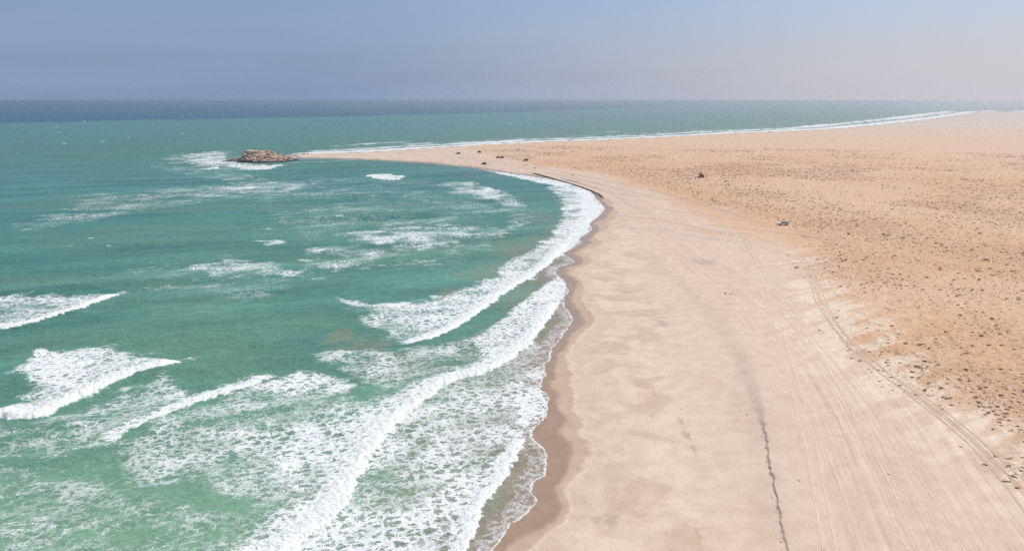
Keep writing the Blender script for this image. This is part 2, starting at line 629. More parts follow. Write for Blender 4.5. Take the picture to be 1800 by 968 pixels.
def breaker(pts, height, width, trail=9.0, trailc=.8, taper=.12, rag=.8, front=1.0):
    """a broken wave: pts run along its front edge with the open sea on the left"""
    W = smooth_line(line(pts), 2)
    ext = trail * 3 + 8
    lo, hi = W.min(0) - ext, W.max(0) + ext
    m = np.where((Xs > lo[0]) & (Xs < hi[0]) & (Ys > lo[1]) & (Ys < hi[1]))[0]
    if len(m) == 0:
        return
    t, al, _, L = seg_dist(Xs[m], Ys[m], W, want_along=True, signed=True)
    e = sstep(0, taper * L, al) * sstep(L, L - taper * L, al)
    t = t + warp2[m] * rag * (2 if front > 0 else 0) + warp[m] * 1.2 * rag * 2
    lump = (.75 + .5 * fbm(Xs[m] * 1.6, Ys[m] * 1.6, 2, 251)) if front > 0 else 1.0
    prof = np.where(t < 0, sstep(-.5 if front > 0 else -2.2, 0.25, t) * .55, .55 + .45 * sstep(0, .45 * width, t))
    prof = np.where(t > .5 * width, np.exp(-((t - .5 * width) / (width * 1.6)) ** 2), prof)
    h = .9 * height * e * prof * lump
    zs[m] = np.maximum(zs[m] * (1 - prof * e), 0) * 0 + zs[m] * (1 - .8 * prof * e) + h
    ww = .72 * width * (.35 + .65 * e) * (.55 + .9 * vnoise(al * .13, al * 0 + L, 253))
    cr = sstep(-.45, .15, t) * sstep(ww * 2.0, ww * .5, t) * np.minimum(e * 3, 1) * front
    crest[m] = np.maximum(crest[m], cr)
    tr = sstep(0, .5, t) * (np.exp(-np.maximum(t - width, 0) / trail) * trailc + .38 * (trailc > 0) * np.exp(-np.maximum(t - width, 0) / (width * .9))) * np.minimum(e * 2.5, 1)
    foam[m] = np.maximum(foam[m], tr)


# --- bay: big breakers, traced on the plan
breaker([(-90, 592), (0, 578), (60, 570), (130, 548), (190, 524), (216, 514)], .75, 2.0, 5, .5, .10)
breaker([(-40, 728), (0, 737), (40, 743), (72, 735), (110, 715), (160, 690), (220, 666), (280, 650), (326, 634)], 1.0, 2.8, 5, .8, .08)
breaker([(165, 795), (230, 760), (300, 726), (380, 698), (440, 676), (510, 655)], .38, 1.7, 4, .62, .3, rag=1.3, front=.66)
breaker([(420, 1075), (505, 985), (525, 958), (565, 928), (603, 897), (641, 822), (687, 752), (732, 717), (793, 667), (853, 660), (905, 627), (947, 592), (962, 562), (985, 530)],
        .7, 2.3, 7, .8, .05)
breaker([(690, 611), (715, 608), (773, 591), (818, 566), (853, 541), (883, 519), (914, 499), (944, 481), (965, 462)], .6, 1.9, 6, .8, .12)
breaker([(940, 483), (965, 466), (985, 445), (1000, 425)], .4, 2.0, 7, .8, .2)
breaker([(780, 1070), (812, 1000), (823, 966), (838, 921), (863, 870), (904, 810), (930, 763)], .35, 1.2, 4, .7, .12)
breaker([(332, 300), (350, 300), (378, 297), (394, 294)], .9, 3.0, 10, .5, .2)
breaker([(640, 307), (652, 313), (690, 316), (722, 313)], .5, 3.0, 12, .55, .3)

# unbroken shoulders and swells that have not yet broken
for pts_, h_, w_ in [([(318, 637), (370, 622), (440, 608), (540, 592)], .75, 3.2), ([(208, 517), (260, 505), (330, 495), (420, 487)], .7, 3.5),
                     ([(-60, 655), (40, 630), (140, 592), (260, 570), (380, 556)], .45, 3.5), ([(-60, 470), (120, 452), (300, 425), (460, 405)], .55, 5),
                     ([(-60, 420), (150, 395), (330, 372), (560, 352)], .5, 6), ([(440, 590), (540, 570), (640, 548)], .4, 3.5),
                     ([(300, 455), (460, 440), (640, 418), (780, 400)], .4, 5), ([(-60, 365), (200, 345), (420, 330)], .5, 7),
                     ([(500, 655), (580, 640), (660, 628), (720, 618)], .4, 2.6), ([(480, 520), (580, 505), (700, 488), (800, 470)], .35, 4)]:
    breaker(pts_, h_, w_, trail=4, trailc=0, taper=.35, rag=.5, front=0)

# --- sheets of broken foam left by the waves
foam_poly([(-60, 530), (60, 517), (150, 515), (212, 514), (130, 545), (60, 568), (-60, 580)], .53, 3.5, 4)
foam_poly([(22, 650), (60, 618), (160, 606), (250, 612), (300, 628), (326, 630), (220, 664), (110, 714), (50, 740), (0, 735), (60, 700), (40, 672)], .63, 4, 4)
foam_poly([(105, 735), (200, 690), (290, 660), (345, 690), (300, 725), (210, 768), (160, 790), (118, 760)], .45, 5, 5)
foam_poly([(165, 795), (300, 722), (440, 672), (540, 660), (600, 690), (690, 720), (735, 715), (690, 750), (640, 822), (603, 895), (525, 958), (480, 905), (380, 885), (300, 862), (230, 850), (180, 825)], .455, 5.5, 5)
foam_poly([(330, 760), (480, 735), (560, 725), (720, 725), (690, 750), (640, 822), (600, 895), (540, 940), (490, 850), (400, 820)], .57, 6, 5)
foam_poly([(450, 680), (520, 650), (580, 655), (640, 680), (560, 705), (480, 705)], .55, 2, 2)
foam_poly([(560, 612), (640, 612), (700, 612), (800, 600), (900, 550), (985, 500), (960, 560), (905, 625), (850, 655), (790, 665), (700, 690), (620, 660), (560, 640)], .42, 4, 4)
foam_poly([(830, 600), (930, 520), (985, 480), (1000, 500), (990, 530), (960, 560), (947, 590), (905, 625), (853, 650)], .66, 2, 1.5)
foam_poly([(590, 522), (650, 532), (740, 532), (800, 508), (840, 495), (900, 470), (950, 478), (883, 518), (818, 565), (773, 590), (705, 608), (660, 580), (625, 548)], .60, 3.6, 4.5)
foam_poly([(500, 962), (585, 890), (625, 815), (675, 745), (720, 708), (785, 655), (845, 645), (895, 615), (940, 585), (965, 630), (955, 660), (950, 690), (965, 705), (962, 735), (930, 760), (905, 808), (863, 868), (838, 920), (800, 1040), (440, 1080)], .49, 1.2, 1.0)
foam_poly([(900, 700), (955, 660), (968, 700), (966, 735), (925, 760), (900, 745)], .66, 1.5, 1)
foam_poly([(-60, 800), (120, 790), (170, 800), (230, 850), (330, 870), (480, 910), (520, 960), (480, 1040), (-60, 1040)], .33, 5, 4)
foam_poly([(-60, 740), (40, 745), (110, 740), (160, 795), (60, 830), (-60, 830)], .31, 3, 3)
foam_poly([(150, 880), (300, 880), (330, 968), (150, 1000)], .30, 4, 3)
# head of the bay: swash running up the curve
foam_poly([(870, 470), (925, 445), (960, 420), (985, 385), (985, 350), (960, 328), (1010, 322), (1042, 337), (1064, 364), (1052, 384), (1035, 408), (1000, 440), (985, 460), (960, 470), (905, 490)], .60, 3, 4)
foam_poly([(930, 470), (985, 425), (1010, 390), (1020, 350), (1000, 328), (1040, 337), (1066, 366), (1052, 384), (1035, 408), (1005, 438), (975, 460)], .86, 3, 3)
foam_poly([(840, 297), (900, 306), (960, 314), (1010, 323), (1000, 332), (940, 320), (880, 306)], .72, 3, 3)
# foam patches out in the bay
foam_poly([(650, 306), (690, 306), (718, 311), (690, 316), (655, 314)], .7, 3, 3)
foam_poly([(820, 334), (870, 330), (900, 345), (870, 354), (825, 350)], .55, 8, 9)
foam_poly([(765, 320), (830, 318), (900, 340), (930, 360), (900, 375), (860, 355), (790, 348)], .38, 9, 10)
foam_poly([(610, 405), (700, 398), (800, 392), (845, 400), (820, 425), (750, 440), (690, 437), (620, 425)], .46, 8, 10)
foam_poly([(520, 440), (570, 425), (640, 430), (700, 445), (690, 460), (590, 480), (550, 490)], .42, 8, 10)
foam_poly([(870, 365), (920, 345), (945, 380), (900, 410), (850, 440), (800, 470), (830, 430), (880, 395)], .34, 8, 10)
foam_poly([(400, 330), (560, 310), (760, 315), (900, 350), (920, 420), (830, 470), (600, 480), (500, 420)], .27, 14, 12)
foam_poly([(440, 422), (490, 420), (512, 427), (470, 433)], .45, 3, 3)
foam_poly([(320, 470), (400, 455), (480, 462), (540, 480), (460, 490), (360, 490)], .44, 4, 6)
foam_poly([(180, 470), (420, 440), (560, 500), (400, 560), (230, 530)], .27, 12, 10)
foam_poly([(0, 395), (120, 368), (280, 335), (440, 320), (420, 345), (200, 385), (40, 410)], .32, 10, 12)
foam_poly([(100, 345), (300, 330), (520, 310), (520, 335), (300, 365), (120, 400)], .30, 10, 10)
foam_poly([(380, 330), (480, 318), (560, 322), (520, 335), (420, 342)], .40, 8, 8)
# round the rock
foam_poly([(295, 280), (340, 268), (400, 266), (420, 285), (480, 292), (500, 297), (430, 299), (370, 292), (320, 287)], .47, 8, 10)
foam_poly([(320, 282), (355, 276), (400, 272), (405, 284), (370, 289), (330, 285)], .60, 6, 8)
foam_poly([(400, 287), (440, 291), (500, 289), (520, 284), (480, 297), (440, 300), (400, 294)], .66, 5, 6)
foam_poly([(250, 290), (300, 270), (420, 262), (440, 300), (500, 318), (380, 322), (290, 305)], .30, 14, 12)

# --- outer shore: rows of surf parallel to the ocean side
oc_m = (od < 700) & (~INL[seam]) & (Ys > 600)
bo = od[oc_m] + (fbm(Xs[oc_m] * .006, Ys[oc_m] * .006, 3, 261) - .5) * 12
al = Xs[oc_m]
f = np.zeros(oc_m.sum())
ok_right = sstep(-262, -222, al)
bo = bo + (fbm(Xs[oc_m] * .02, Ys[oc_m] * .02, 3, 263) - .5) * 10
sc_far = np.interp(np.hypot(Xs[oc_m], Ys[oc_m]), [650, 1000, 1500, 2500, 4000], [.9, 1.2, 1.9, 2.8, 3.6])
for (c0, wd, cv, sdd) in [(7, 15, 1.05, 1), (40, 13, .98, 2), (70, 15, .80, 3), (105, 10, .5, 4)]:
    brk = sstep(.36, .56, fbm(al * .006 / sc_far ** .5 + sdd * 31, od[oc_m] * .002, 3, 270 + sdd))
    brk = np.maximum(brk, {1: 1.0, 2: .7, 3: .45}.get(sdd, 0))
    if sdd > 2:
        brk = brk * sstep(2600, 1500, np.hypot(Xs[oc_m], Ys[oc_m]))
    f = np.maximum(f, cv * np.exp(-((bo / sc_far - c0) / wd) ** 2) * brk * ok_right)
foam[oc_m] = np.maximum(foam[oc_m], f)
crest[oc_m] = np.maximum(crest[oc_m], sstep(.72, .95, f) * .85)
# whitecaps on the open sea
wc_m = (Rs > 250) & (Rs < 5000) & (Ds < -60)
wcv = vnoise(Xs[wc_m] * .045, Ys[wc_m] * .10, 281) * .6 + vnoise(Xs[wc_m] * .16, Ys[wc_m] * .3, 283) * .4
foam[wc_m] = np.maximum(foam[wc_m], sstep(.86, .93, wcv) * .62)

# clumps and lanes in the foam
ca_, sa_ = math.cos(.42), math.sin(.42)
ul, vl = Xs * ca_ + Ys * sa_, -Xs * sa_ + Ys * ca_
uw = ul + (fbm(Xs * .05, Ys * .05, 3, 297) - .5) * 22
vw = vl + (fbm(Xs * .05 + 70, Ys * .05, 3, 298) - .5) * 22
lanes = fbm(uw * .075, vw * .12, 4, 291, .6)
lanes2 = fbm(ul * .02 + 9, vl * .05, 3, 295)
foam = foam + ((lanes - .5) * .70 + (lanes2 - .5) * .25) * sstep(.12, .4, foam) * (1 - .75 * sstep(.7, .95, foam))
foam = np.clip(foam, 0, 1)
# thin lip of foam at the very edge of the wash
film = sstep(-16, -1.0, Ds + warp * 4) * sstep(500, 260, Rs)
foam = np.where((Ds > -6) & (Ys < 600), np.maximum(foam, .40 * sstep(-6, -2, Ds)), foam)
inb = (Ds > -1.5)
zs = zs * sstep(0.2, -3.0, Ds)
zs[Ds > 0] = 0

# water colour: deep blue offshore, turquoise in the bay, green and sandy towards the shore
DEEP = np.array([.001, .056, .118])
TEAL = np.array([.056, .186, .163])
TURQ = np.array([.084, .226, .175])
GREEN = np.array([.150, .262, .172])
SANDY = np.array([.25, .225, .155])
WASH = np.array([.30, .225, .175])
wcol = np.tile(TEAL, (N, 1))
lownoise = fbm(Xs * .006, Ys * .006, 4, 301)
wcol = lerp(wcol, TURQ, sstep(520, 260, Rs + (lownoise - .5) * 260) * sstep(-330, -60, Xs - 0.0 * Ys + (lownoise - .5) * 200))
wcol = lerp(wcol, GREEN, sstep(210, 105, Rs + (lownoise - .5) * 90) * .85)
gl = fbm(Xs * .02, Ys * .035, 3, 303)
wcol = wcol * (0.86 + .28 * gl)[:, None]
ulw, vlw = Xs * .93 + Ys * .36, -Xs * .36 + Ys * .93
bandw = fbm(ulw * .014, vlw * .075, 4, 307)
wcol = wcol * (1 + (bandw - .5) * .9 * sstep(1500, 500, Rs))[:, None] + np.array([.012, .0, -.01]) * ((bandw - .5) * 2)[:, None]  # swell bands: wave shading painted into the water colour
wcol = np.clip(wcol, .004, 1)
wcol = lerp(wcol, GREEN * .9, sstep(.55, .75, fbm(Xs * .012, Ys * .03, 3, 305)) * .35 * sstep(900, 400, Rs))
# outer shelf is greyer green
wcol = lerp(wcol, np.array([.070, .175, .115]), sstep(900, 40, od) * sstep(500, 900, Ys) * .75)
# edge of the deep water, seen from the air as a dark blue band
DEEPL = line([(-700, 232), (0, 217), (300, 211), (600, 205), (900, 198), (1100, 190), (1230, 184.5), (1290, 181)])
dl = seg_dist(Xs, Ys, DEEPL, signed=True)[0]
wcol = lerp(wcol, DEEP, sstep(-60, 120, dl + (lownoise - .5) * 260))
# suspended sand
sh = sstep(-30, -4, Ds + warp * 18)
wcol = lerp(wcol, SANDY, sh * .6 * sstep(700, 300, Rs))
wcol = lerp(wcol, WASH, sstep(-9, -1.0, Ds + warp * 5) * .85)
for (sx, sy, sw, sl, k) in [(600, 590, 4, 6, .55), (640, 605, 8, 7, .5), (790, 515, 5, 6, .45), (850, 480, 10, 14, .4), (900, 440, 8, 22, .35),
                            (940, 380, 10, 30, .35), (700, 640, 9, 9, .4), (560, 850, 8, 9, .25), (780, 760, 12, 14, .4), (760, 880, 9, 9, .35)]:
    cx, cy = at(sx, sy)
    e = np.hypot((Xs - cx) / sw, (Ys - cy) / sl) + warp * 1.6
    wcol = lerp(wcol, np.array([.23, .235, .16]), sstep(1.3, .3, e) * k)
sv = np.full(NR * NA, 0.0)
sv[seam] = zs
wv = np.column_stack([GX, GY, sv])
keep = (D[q] < 1.2).any(1)
sea, usedw = build('sea', wv, keep)


def wfield(vals):
    full = np.zeros((NR * NA,) + vals.shape[1:], float)
    full[seam] = vals
    return full[usedw]


cattr(sea.data, 'col', wfield(wcol))
fattr(sea.data, 'foam', wfield(foam))
fattr(sea.data, 'crest', wfield(crest))
fattr(sea.data, 'shore', wfield(np.maximum(Ds, -60)))
tag(sea, 'turquoise sea with rows of white breakers rolling onto the beach', kind='structure')

mat_sea, nt, p = new_mat('sea_water')
P = nt.pos()
foamA = nt.attr('foam')
crestA = nt.attr('crest')
shoreA = nt.attr('shore')
c = nt.attr('col', 'Color')
wv_ = nt.vmath('SUBTRACT', nt.noise(P, .6, 4, .6, out='Color'), (.5, .5, .5))
Pw = nt.vmath('ADD', P, nt.scale(wv_, 1.9))
rot = nt.n('ShaderNodeVectorRotate', _rotation_type='Z_AXIS')
nt.put(rot.inputs['Vector'], Pw)
rot.inputs['Angle'].default_value = -.35
Ps = nt.vmath('MULTIPLY', rot.outputs[0], (.80, 1.05, 0.0))
def v2(vec, sc):
    nd = nt.n('ShaderNodeTexVoronoi', _feature='F1', _voronoi_dimensions='2D')
    nt.put(nd.inputs['Vector'], vec)
    nd.inputs['Scale'].default_value = sc
    return nd.outputs['Distance']
nz = nt.noise(Ps, .55, 7, .66)
def web(vec, sc, lo):
    nd = nt.n('ShaderNodeTexVoronoi', _feature='DISTANCE_TO_EDGE', _voronoi_dimensions='2D')
    nt.put(nd.inputs['Vector'], vec)
    nd.inputs['Scale'].default_value = sc
    return nt.mapr(nd.outputs['Distance'], 0.0, lo, 1, 0, False)
fw = nt.scale(nt.vmath('SUBTRACT', nt.noise(P, 2.6, 3, .6, out='Color'), (.5, .5, .5)), .55)
Pq = nt.vmath('ADD', Ps, fw)
pat = nt.math('ADD', nt.math('MULTIPLY', web(Pq, .58, .40), .30), nt.math('ADD', nt.math('MULTIPLY', web(nt.vmath('ADD', Pq, (31, 7, 0)), 1.35, .38), .22), nt.math('MULTIPLY', nz, .48)))
pat = nt.math('ADD', pat, nt.math('MULTIPLY', nt.math('SUBTRACT', v2(nt.vmath('ADD', nt.vmath('MULTIPLY', rot.outputs[0], (.8, 1.0, 0)), nt.scale(wv_, 2.0)), .34), .47), .24))
thr = nt.mapr(foamA, 0.0, 1.0, .715, .275, False)
df = nt.math('SUBTRACT', pat, thr)
fo = nt.math('ADD', nt.mapr(df, -.018, .028, 0, .68), nt.mapr(df, .0, .12, 0, .32))
fo = nt.math('MULTIPLY', fo, nt.mapr(foamA, .18, .66))
# drifting filaments where the cover is thin
Pf = nt.vmath('MULTIPLY', rot.outputs[0], (.5, 1.25, 0.0))
rid = nt.math('ABSOLUTE', nt.math('SUBTRACT', nt.noise(Pf, .16, 6, .62, .7), .5))
fil = nt.mapr(rid, nt.mapr(foamA, .15, .6, .006, .075, False), 0.0)
fil = nt.math('MULTIPLY', fil, nt.mapr(foamA, .16, .36, 0, .75))
fil = nt.math('MULTIPLY', fil, nt.mapr(nt.noise(P, 1.1, 4, .7), .38, .56))
fo = nt.math('MAXIMUM', fo, fil)
veil = nt.mapr(df, -.16, .03, 0, .22)
veil = nt.math('MULTIPLY', veil, nt.mapr(foamA, .25, .55))
c = nt.mix(nt.mapr(foamA, .35, .8, 0, .42), c, (.17, .265, .205))
lip = nt.math('MULTIPLY', nt.mapr(shoreA, -.5, -.2), nt.mapr(nt.noise(P, .5, 3), .34, .5))
cr = nt.mapr(nt.math('ADD', crestA, nt.math('MULTIPLY', nt.math('SUBTRACT', nz, .5), 1.7)), .2, .72)
fo = nt.math('MAXIMUM', nt.math('MAXIMUM', fo, veil), nt.math('MAXIMUM', nt.math('MULTIPLY', lip, .85), cr))
chop = nt.noise(nt.vmath('MULTIPLY', rot.outputs[0], (.45, 1.2, 1)), .45, 6, .68)
c = nt.mix(1.0, c, nt.mix(nt.mapr(chop, .3, .7), (.84, .86, .87), (1.16, 1.14, 1.13)), 'MULTIPLY')
fcol = nt.mix(nt.mapr(nt.noise(P, 2.2, 5, .75), .3, .7), (.58, .63, .63), (.84, .85, .85))
c = nt.mix(fo, c, fcol)
nt.put(p.inputs['Base Color'], c)
nt.put(p.inputs['Roughness'], nt.mapr(fo, 0, 1, .28, .9))
p.inputs['IOR'].default_value = 1.24
nt.put(p.inputs['Specular IOR Level'], nt.mapr(fo, 0, 1, .25, .1))
wb = nt.math('ADD', nt.math('MULTIPLY', nt.noise(nt.vmath('MULTIPLY', P, (.7, 1.3, 1)), .8, 5, .6), .5), nt.math('MULTIPLY', fo, .12))
nt.put(p.inputs['Normal'], nt.bump(wb, .9, 1.0))
sea.data.materials.append(mat_sea)


# ================================================================== OBJECTS
def simple_mat(name, col, rough=.6, var=.12, scale=3.0, spec=.4, metal=0.0):
    m, nt, p = new_mat(name)
    o = nt.n('ShaderNodeTexCoord').outputs['Object']
    n = nt.noise(o, scale, 4, .6)
    k = nt.mix(nt.mapr(n, .3, .7), tuple(v * (1 - var) for v in col), tuple(min(1, v * (1 + var)) for v in col))
    nt.put(p.inputs['Base Color'], k)
    p.inputs['Roughness'].default_value = rough
    p.inputs['Specular IOR Level'].default_value = spec
    p.inputs['Metallic'].default_value = metal
    return m


def mesh_obj(name, verts, faces, mat, parent=None, smooth=False):
    me = bpy.data.meshes.new(name)
    me.from_pydata([tuple(v) for v in verts], [], [tuple(f) for f in faces])
    if smooth:
        me.shade_smooth()
    me.materials.append(mat)
    o = bpy.data.objects.new(name, me)
    C.objects.link(o)
    if parent:
        o.parent = parent
    return o


def empty(name, loc, rz=0.0):
    o = bpy.data.objects.new(name, None)
    o.location = loc
    o.rotation_euler = (0, 0, rz)
    o.empty_display_size = .3
    C.objects.link(o)
    return o


class MB:
    def __init__(self):
        self.v, self.f = [], []

    def box(self, x0, x1, y0, y1, z0, z1, tx=0, ty=0):
        """box, its top narrowed by tx, ty on each side"""
        b = len(self.v)
        self.v += [(x0, y0, z0), (x1, y0, z0), (x1, y1, z0), (x0, y1, z0),
                   (x0 + tx, y0 + ty, z1), (x1 - tx, y0 + ty, z1), (x1 - tx, y1 - ty, z1), (x0 + tx, y1 - ty, z1)]
        self.f += [tuple(b + i for i in f) for f in ((3, 2, 1, 0), (4, 5, 6, 7), (0, 1, 5, 4), (1, 2, 6, 5), (2, 3, 7, 6), (3, 0, 4, 7))]
        return self

    def prism(self, prof, y0, y1, inset=None):
        """profile in x,z extruded along y; inset(z) narrows it"""
        b, n = len(self.v), len(prof)
        ins = inset or (lambda z: 0)
        self.v += [(x, y0 + ins(z), z) for x, z in prof] + [(x, y1 - ins(z), z) for x, z in prof]
        self.f += [tuple(b + i for i in range(n)), tuple(b + n + i for i in reversed(range(n)))]
        self.f += [(b + (i + 1) % n, b + i, b + n + i, b + n + (i + 1) % n) for i in range(n)]
        return self

    def cyl(self, c, r, h, axis='y', n=14, r2=None):
        b = len(self.v)
        r2 = r if r2 is None else r2
        for k, rr in ((-.5, r), (.5, r2)):
            for i in range(n):
                a = 2 * math.pi * i / n
                p, q_ = rr * math.cos(a), rr * math.sin(a)
                o = k * h
                d = {'y': (p, o, q_), 'x': (o, p, q_), 'z': (p, q_, o)}[axis]
                self.v.append((c[0] + d[0], c[1] + d[1], c[2] + d[2]))
        self.f += [tuple(b + i for i in range(n)), tuple(b + n + i for i in reversed(range(n)))]
        self.f += [(b + (i + 1) % n, b + i, b + n + i, b + n + (i + 1) % n) for i in range(n)]
        return self

    def bar(self, a, b_, w):
        a, b_ = Vector(a), Vector(b_)
        d = (b_ - a).normalized()
        u = d.orthogonal().normalized() * w
        v = d.cross(u).normalized() * w
        b = len(self.v)
        for p in (a, b_):
            self.v += [tuple(p + u + v), tuple(p - u + v), tuple(p - u - v), tuple(p + u - v)]
        self.f += [tuple(b + i for i in f) for f in ((0, 1, 2, 3), (7, 6, 5, 4), (0, 4, 5, 1), (1, 5, 6, 2), (2, 6, 7, 3), (3, 7, 4, 0))]
        return self

    def build(self, name, mat, parent=None, smooth=False):
        o = mesh_obj(name, self.v, self.f, mat, parent, smooth)
        bm = bmesh.new()
        bm.from_mesh(o.data)
        bmesh.ops.recalc_face_normals(bm, faces=bm.faces)
        bm.to_mesh(o.data)
        bm.free()
        return o


def copy_tree(o, parent=None):
    c_ = o.copy()
    C.objects.link(c_)
    c_.parent = parent
    for ch in list(o.children):
        copy_tree(ch, c_)
    return c_


M = {
    'white': simple_mat('white_paint', (.78, .78, .76), .35, .04, 2, .5),
    'navy': simple_mat('navy_paint', (.025, .035, .06), .35, .1, 2, .5),
    'dark': simple_mat('dark_paint', (.035, .033, .03), .4, .15, 2, .5),
    'brown': simple_mat('brown_paint', (.085, .055, .032), .5, .15, 2, .4),
    'olive': simple_mat('olive_paint', (.07, .065, .04), .5, .15, 2, .4),
    'glass': simple_mat('dark_glass', (.012, .013, .015), .12, .1, 2, .6),
    'rubber': simple_mat('rubber', (.02, .02, .02), .85, .15, 8),
    'rim': simple_mat('wheel_rim', (.35, .35, .36), .4, .1, 4, .5, .6),
    'black': simple_mat('black_plastic', (.02, .02, .02), .6, .1, 5),
    'red': simple_mat('red_lens', (.35, .02, .015), .3, .1, 5),
    'lamp': simple_mat('clear_lens', (.7, .72, .72), .15, .05, 5),
    'canvas': simple_mat('grey_green_canvas', (.36, .37, .30), .9, .1, 3),
    'canvas_dark': simple_mat('charcoal_canvas', (.05, .05, .045), .9, .12, 3),
    'metal': simple_mat('pole_metal', (.32, .3, .27), .5, .1, 5, .5, .3),
    'wood': simple_mat('driftwood', (.13, .085, .055), .9, .3, 4),
    'cloth1': simple_mat('dark_clothes', (.03, .03, .04), .9, .2, 6),
    'cloth2': simple_mat('brown_clothes', (.10, .06, .04), .9, .2, 6),
    'skin': simple_mat('skin', (.30, .17, .11), .6, .08, 6),
}


def make_vehicle(paint, pickup=False, rack=True):
    """4.8 m off-roader pointing along -x, wheels on z = 0"""
    t = empty('parked_vehicle', (0, 0, 0))
    wb, wr = 1.42, .39
    arch = lambda cx: [(cx + .50 * math.cos(a), .40 + .50 * math.sin(a)) for a in [math.pi * k / 6 for k in range(7)]]
    low = [(2.35, .48)] + arch(wb) + arch(-wb) + [(-2.36, .48), (-2.42, .62), (-2.38, .98), (-2.2, 1.06), (-1.02, 1.13)]
    low += [(2.38, 1.13), (2.42, .8)]
    MB().prism(low, -.93, .93, lambda z: .05 if z > 1.0 else 0).build('body', M[paint], t)
    xr = .45 if pickup else 2.2
    cab = [(-1.04, 1.128), (-.42, 1.76), (-.3, 1.82), (xr - .12, 1.82), (xr, 1.74), (xr + (.12 if pickup else .14), 1.128)]
    cb = MB().prism(cab, -.86, .86, lambda z: .0 if z < 1.3 else .13).build('cabin', M[paint], t)
    # panes, a little proud of the cabin
    def side(y, s):
        yo = lambda z: s * (.866 - .13 * (z - 1.128) / .64) + s * .004
        segs = [(-.80, -.30, .0, .02), (.06, -.0, .0, 0)]
        out = []
        xs = [(-.86, .02), (.10, .72 if pickup is False else .40)] + ([] if pickup else [(.80, 1.36), (1.44, 2.12)])
        for k, (a, b) in enumerate(xs):
            if b - a < .2:
                continue
            aa = a + .42 if k == 0 else a
            m = MB()
            z0, z1 = 1.17, 1.66
            v = [(a, yo(z0), z0), (b, yo(z0), z0), (b, yo(z1), z1), (aa, yo(z1), z1)]
            m.v = v + [(x, y_ - s * .02, z) for x, y_, z in v]
            m.f = [(0, 1, 2, 3), (7, 6, 5, 4), (0, 4, 5, 1), (1, 5, 6, 2), (2, 6, 7, 3), (3, 7, 4, 0)]
            m.build('side_window', M['glass'], t)
    side(0, 1)
    side(0, -1)
    m = MB()
    v = [(-1.0, -.74, 1.18), (-1.0, .74, 1.18), (-.50, .66, 1.70), (-.50, -.66, 1.70)]
    m.v = [(x - .02, y, z + .015) for x, y, z in v] + [(x + .05, y, z - .03) for x, y, z in v]
    m.f = [(0, 1, 2, 3), (7, 6, 5, 4), (0, 4, 5, 1), (1, 5, 6, 2), (2, 6, 7, 3), (3, 7, 4, 0)]
    m.build('windscreen', M['glass'], t)
    if not pickup:
        MB().box(2.295, 2.318, -.64, .64, 1.25, 1.64, 0, .06).build('rear_window', M['glass'], t)
    else:
        MB().box(.62, 2.30, -.80, .80, 1.134, 1.15).build('load_bed_cover', M['black'], t)
    for x in (-wb, wb):
        for s in (-1, 1):
            w_ = MB().cyl((x, s * .82, wr), wr, .26, 'y', 18).build('wheel', M['rubber'], t)
            MB().cyl((x, s * .945, wr), .23, .02, 'y', 12, .22).build('rim', M['rim'], w_)
    MB().box(-2.56, -2.40, -.88, .88, .44, .66).build('front_bumper', M['black'], t)
    MB().box(2.40, 2.54, -.88, .88, .44, .64).build('rear_bumper', M['black'], t)
    for s in (-1, 1):
        MB().box(-2.44, -2.38, s * .66 - .16, s * .66 + .16, .74, .92).build('headlight', M['lamp'], t)
        MB().box(2.385, 2.44, s * .80 - .08, s * .80 + .08, .78, 1.06).build('tail_light', M['red'], t)
        MB().box(-.80, -.66, s * 1.0 - .09, s * 1.0 + .09, 1.16, 1.32).build('mirror', M['black'], t)
    if rack:
        rk = MB()
        x1 = xr - .25
        for s in (-.62, .62):
            rk.bar((-.2, s, 1.90), (x1, s, 1.90), .025)
        for k in range(5):
            x = -.2 + (x1 + .2) * k / 4
            rk.bar((x, -.62, 1.90), (x, .62, 1.90), .02)
            for s in (-.62, .62):
                rk.bar((x, s, 1.80), (x, s, 1.90), .02)
        rk.build('roof_rack', M['black'], t)
    return t


def place(o, px, py, rz, label, cat, group=None):
    x, y, z = ground(px, py)
    o.location = (x, y, z + .0)
    o.rotation_euler = (0, 0, rz)
    tag(o, label, cat, group)
    return x, y, z


suv = make_vehicle('white')
suv.name = 'parked_car'
place(suv, 1376, 396, R(-8), 'white off-road car with black windows beside the sand track on the plain', 'car')

# camp on the plain: dark off-roader with an opened roof tent and an awning
camp = make_vehicle('dark', rack=True)
camp.name = 'camping_vehicle'
cx, cy, cz = place(camp, 1233, 312.5, R(4), 'dark camping vehicle with tent on its roof and awning, alone on the plain', 'vehicle')
camp.location.x -= .6
tn = MB()
tn.box(-1.5, 1.5, -.78, .78, 1.93, 2.13)
tn.build('tent_base', M['canvas_dark'], camp)
MB().prism([(-1.45, 2.132), (1.45, 2.132), (1.35, 3.0), (.9, 3.35), (-.75, 3.35), (-1.3, 2.95)], -.74, .74, lambda z: 0 if z < 2.5 else .14).build('roof_tent', M['canvas'], camp)
MB().prism([(-1.36, 2.5), (-1.30, 2.95), (-.78, 3.37), (.92, 3.37), (1.37, 3.01), (1.41, 2.5), (1.44, 2.5), (1.42, 3.04), (.95, 3.42), (-.82, 3.42), (-1.36, 2.99), (-1.40, 2.5)], -.70, .70).build('rain_fly', M['canvas_dark'], camp)
aw = MB()
v = [(2.3, -1.1, 2.45), (4.9, -1.1, 2.0), (4.9, 1.1, 2.0), (2.3, 1.1, 2.45)]
aw.v = v + [(x, y, z - .04) for x, y, z in v]
aw.f = [(0, 1, 2, 3), (7, 6, 5, 4), (0, 4, 5, 1), (1, 5, 6, 2), (2, 6, 7, 3), (3, 7, 4, 0)]
awn = aw.build('awning', M['canvas_dark'], camp)
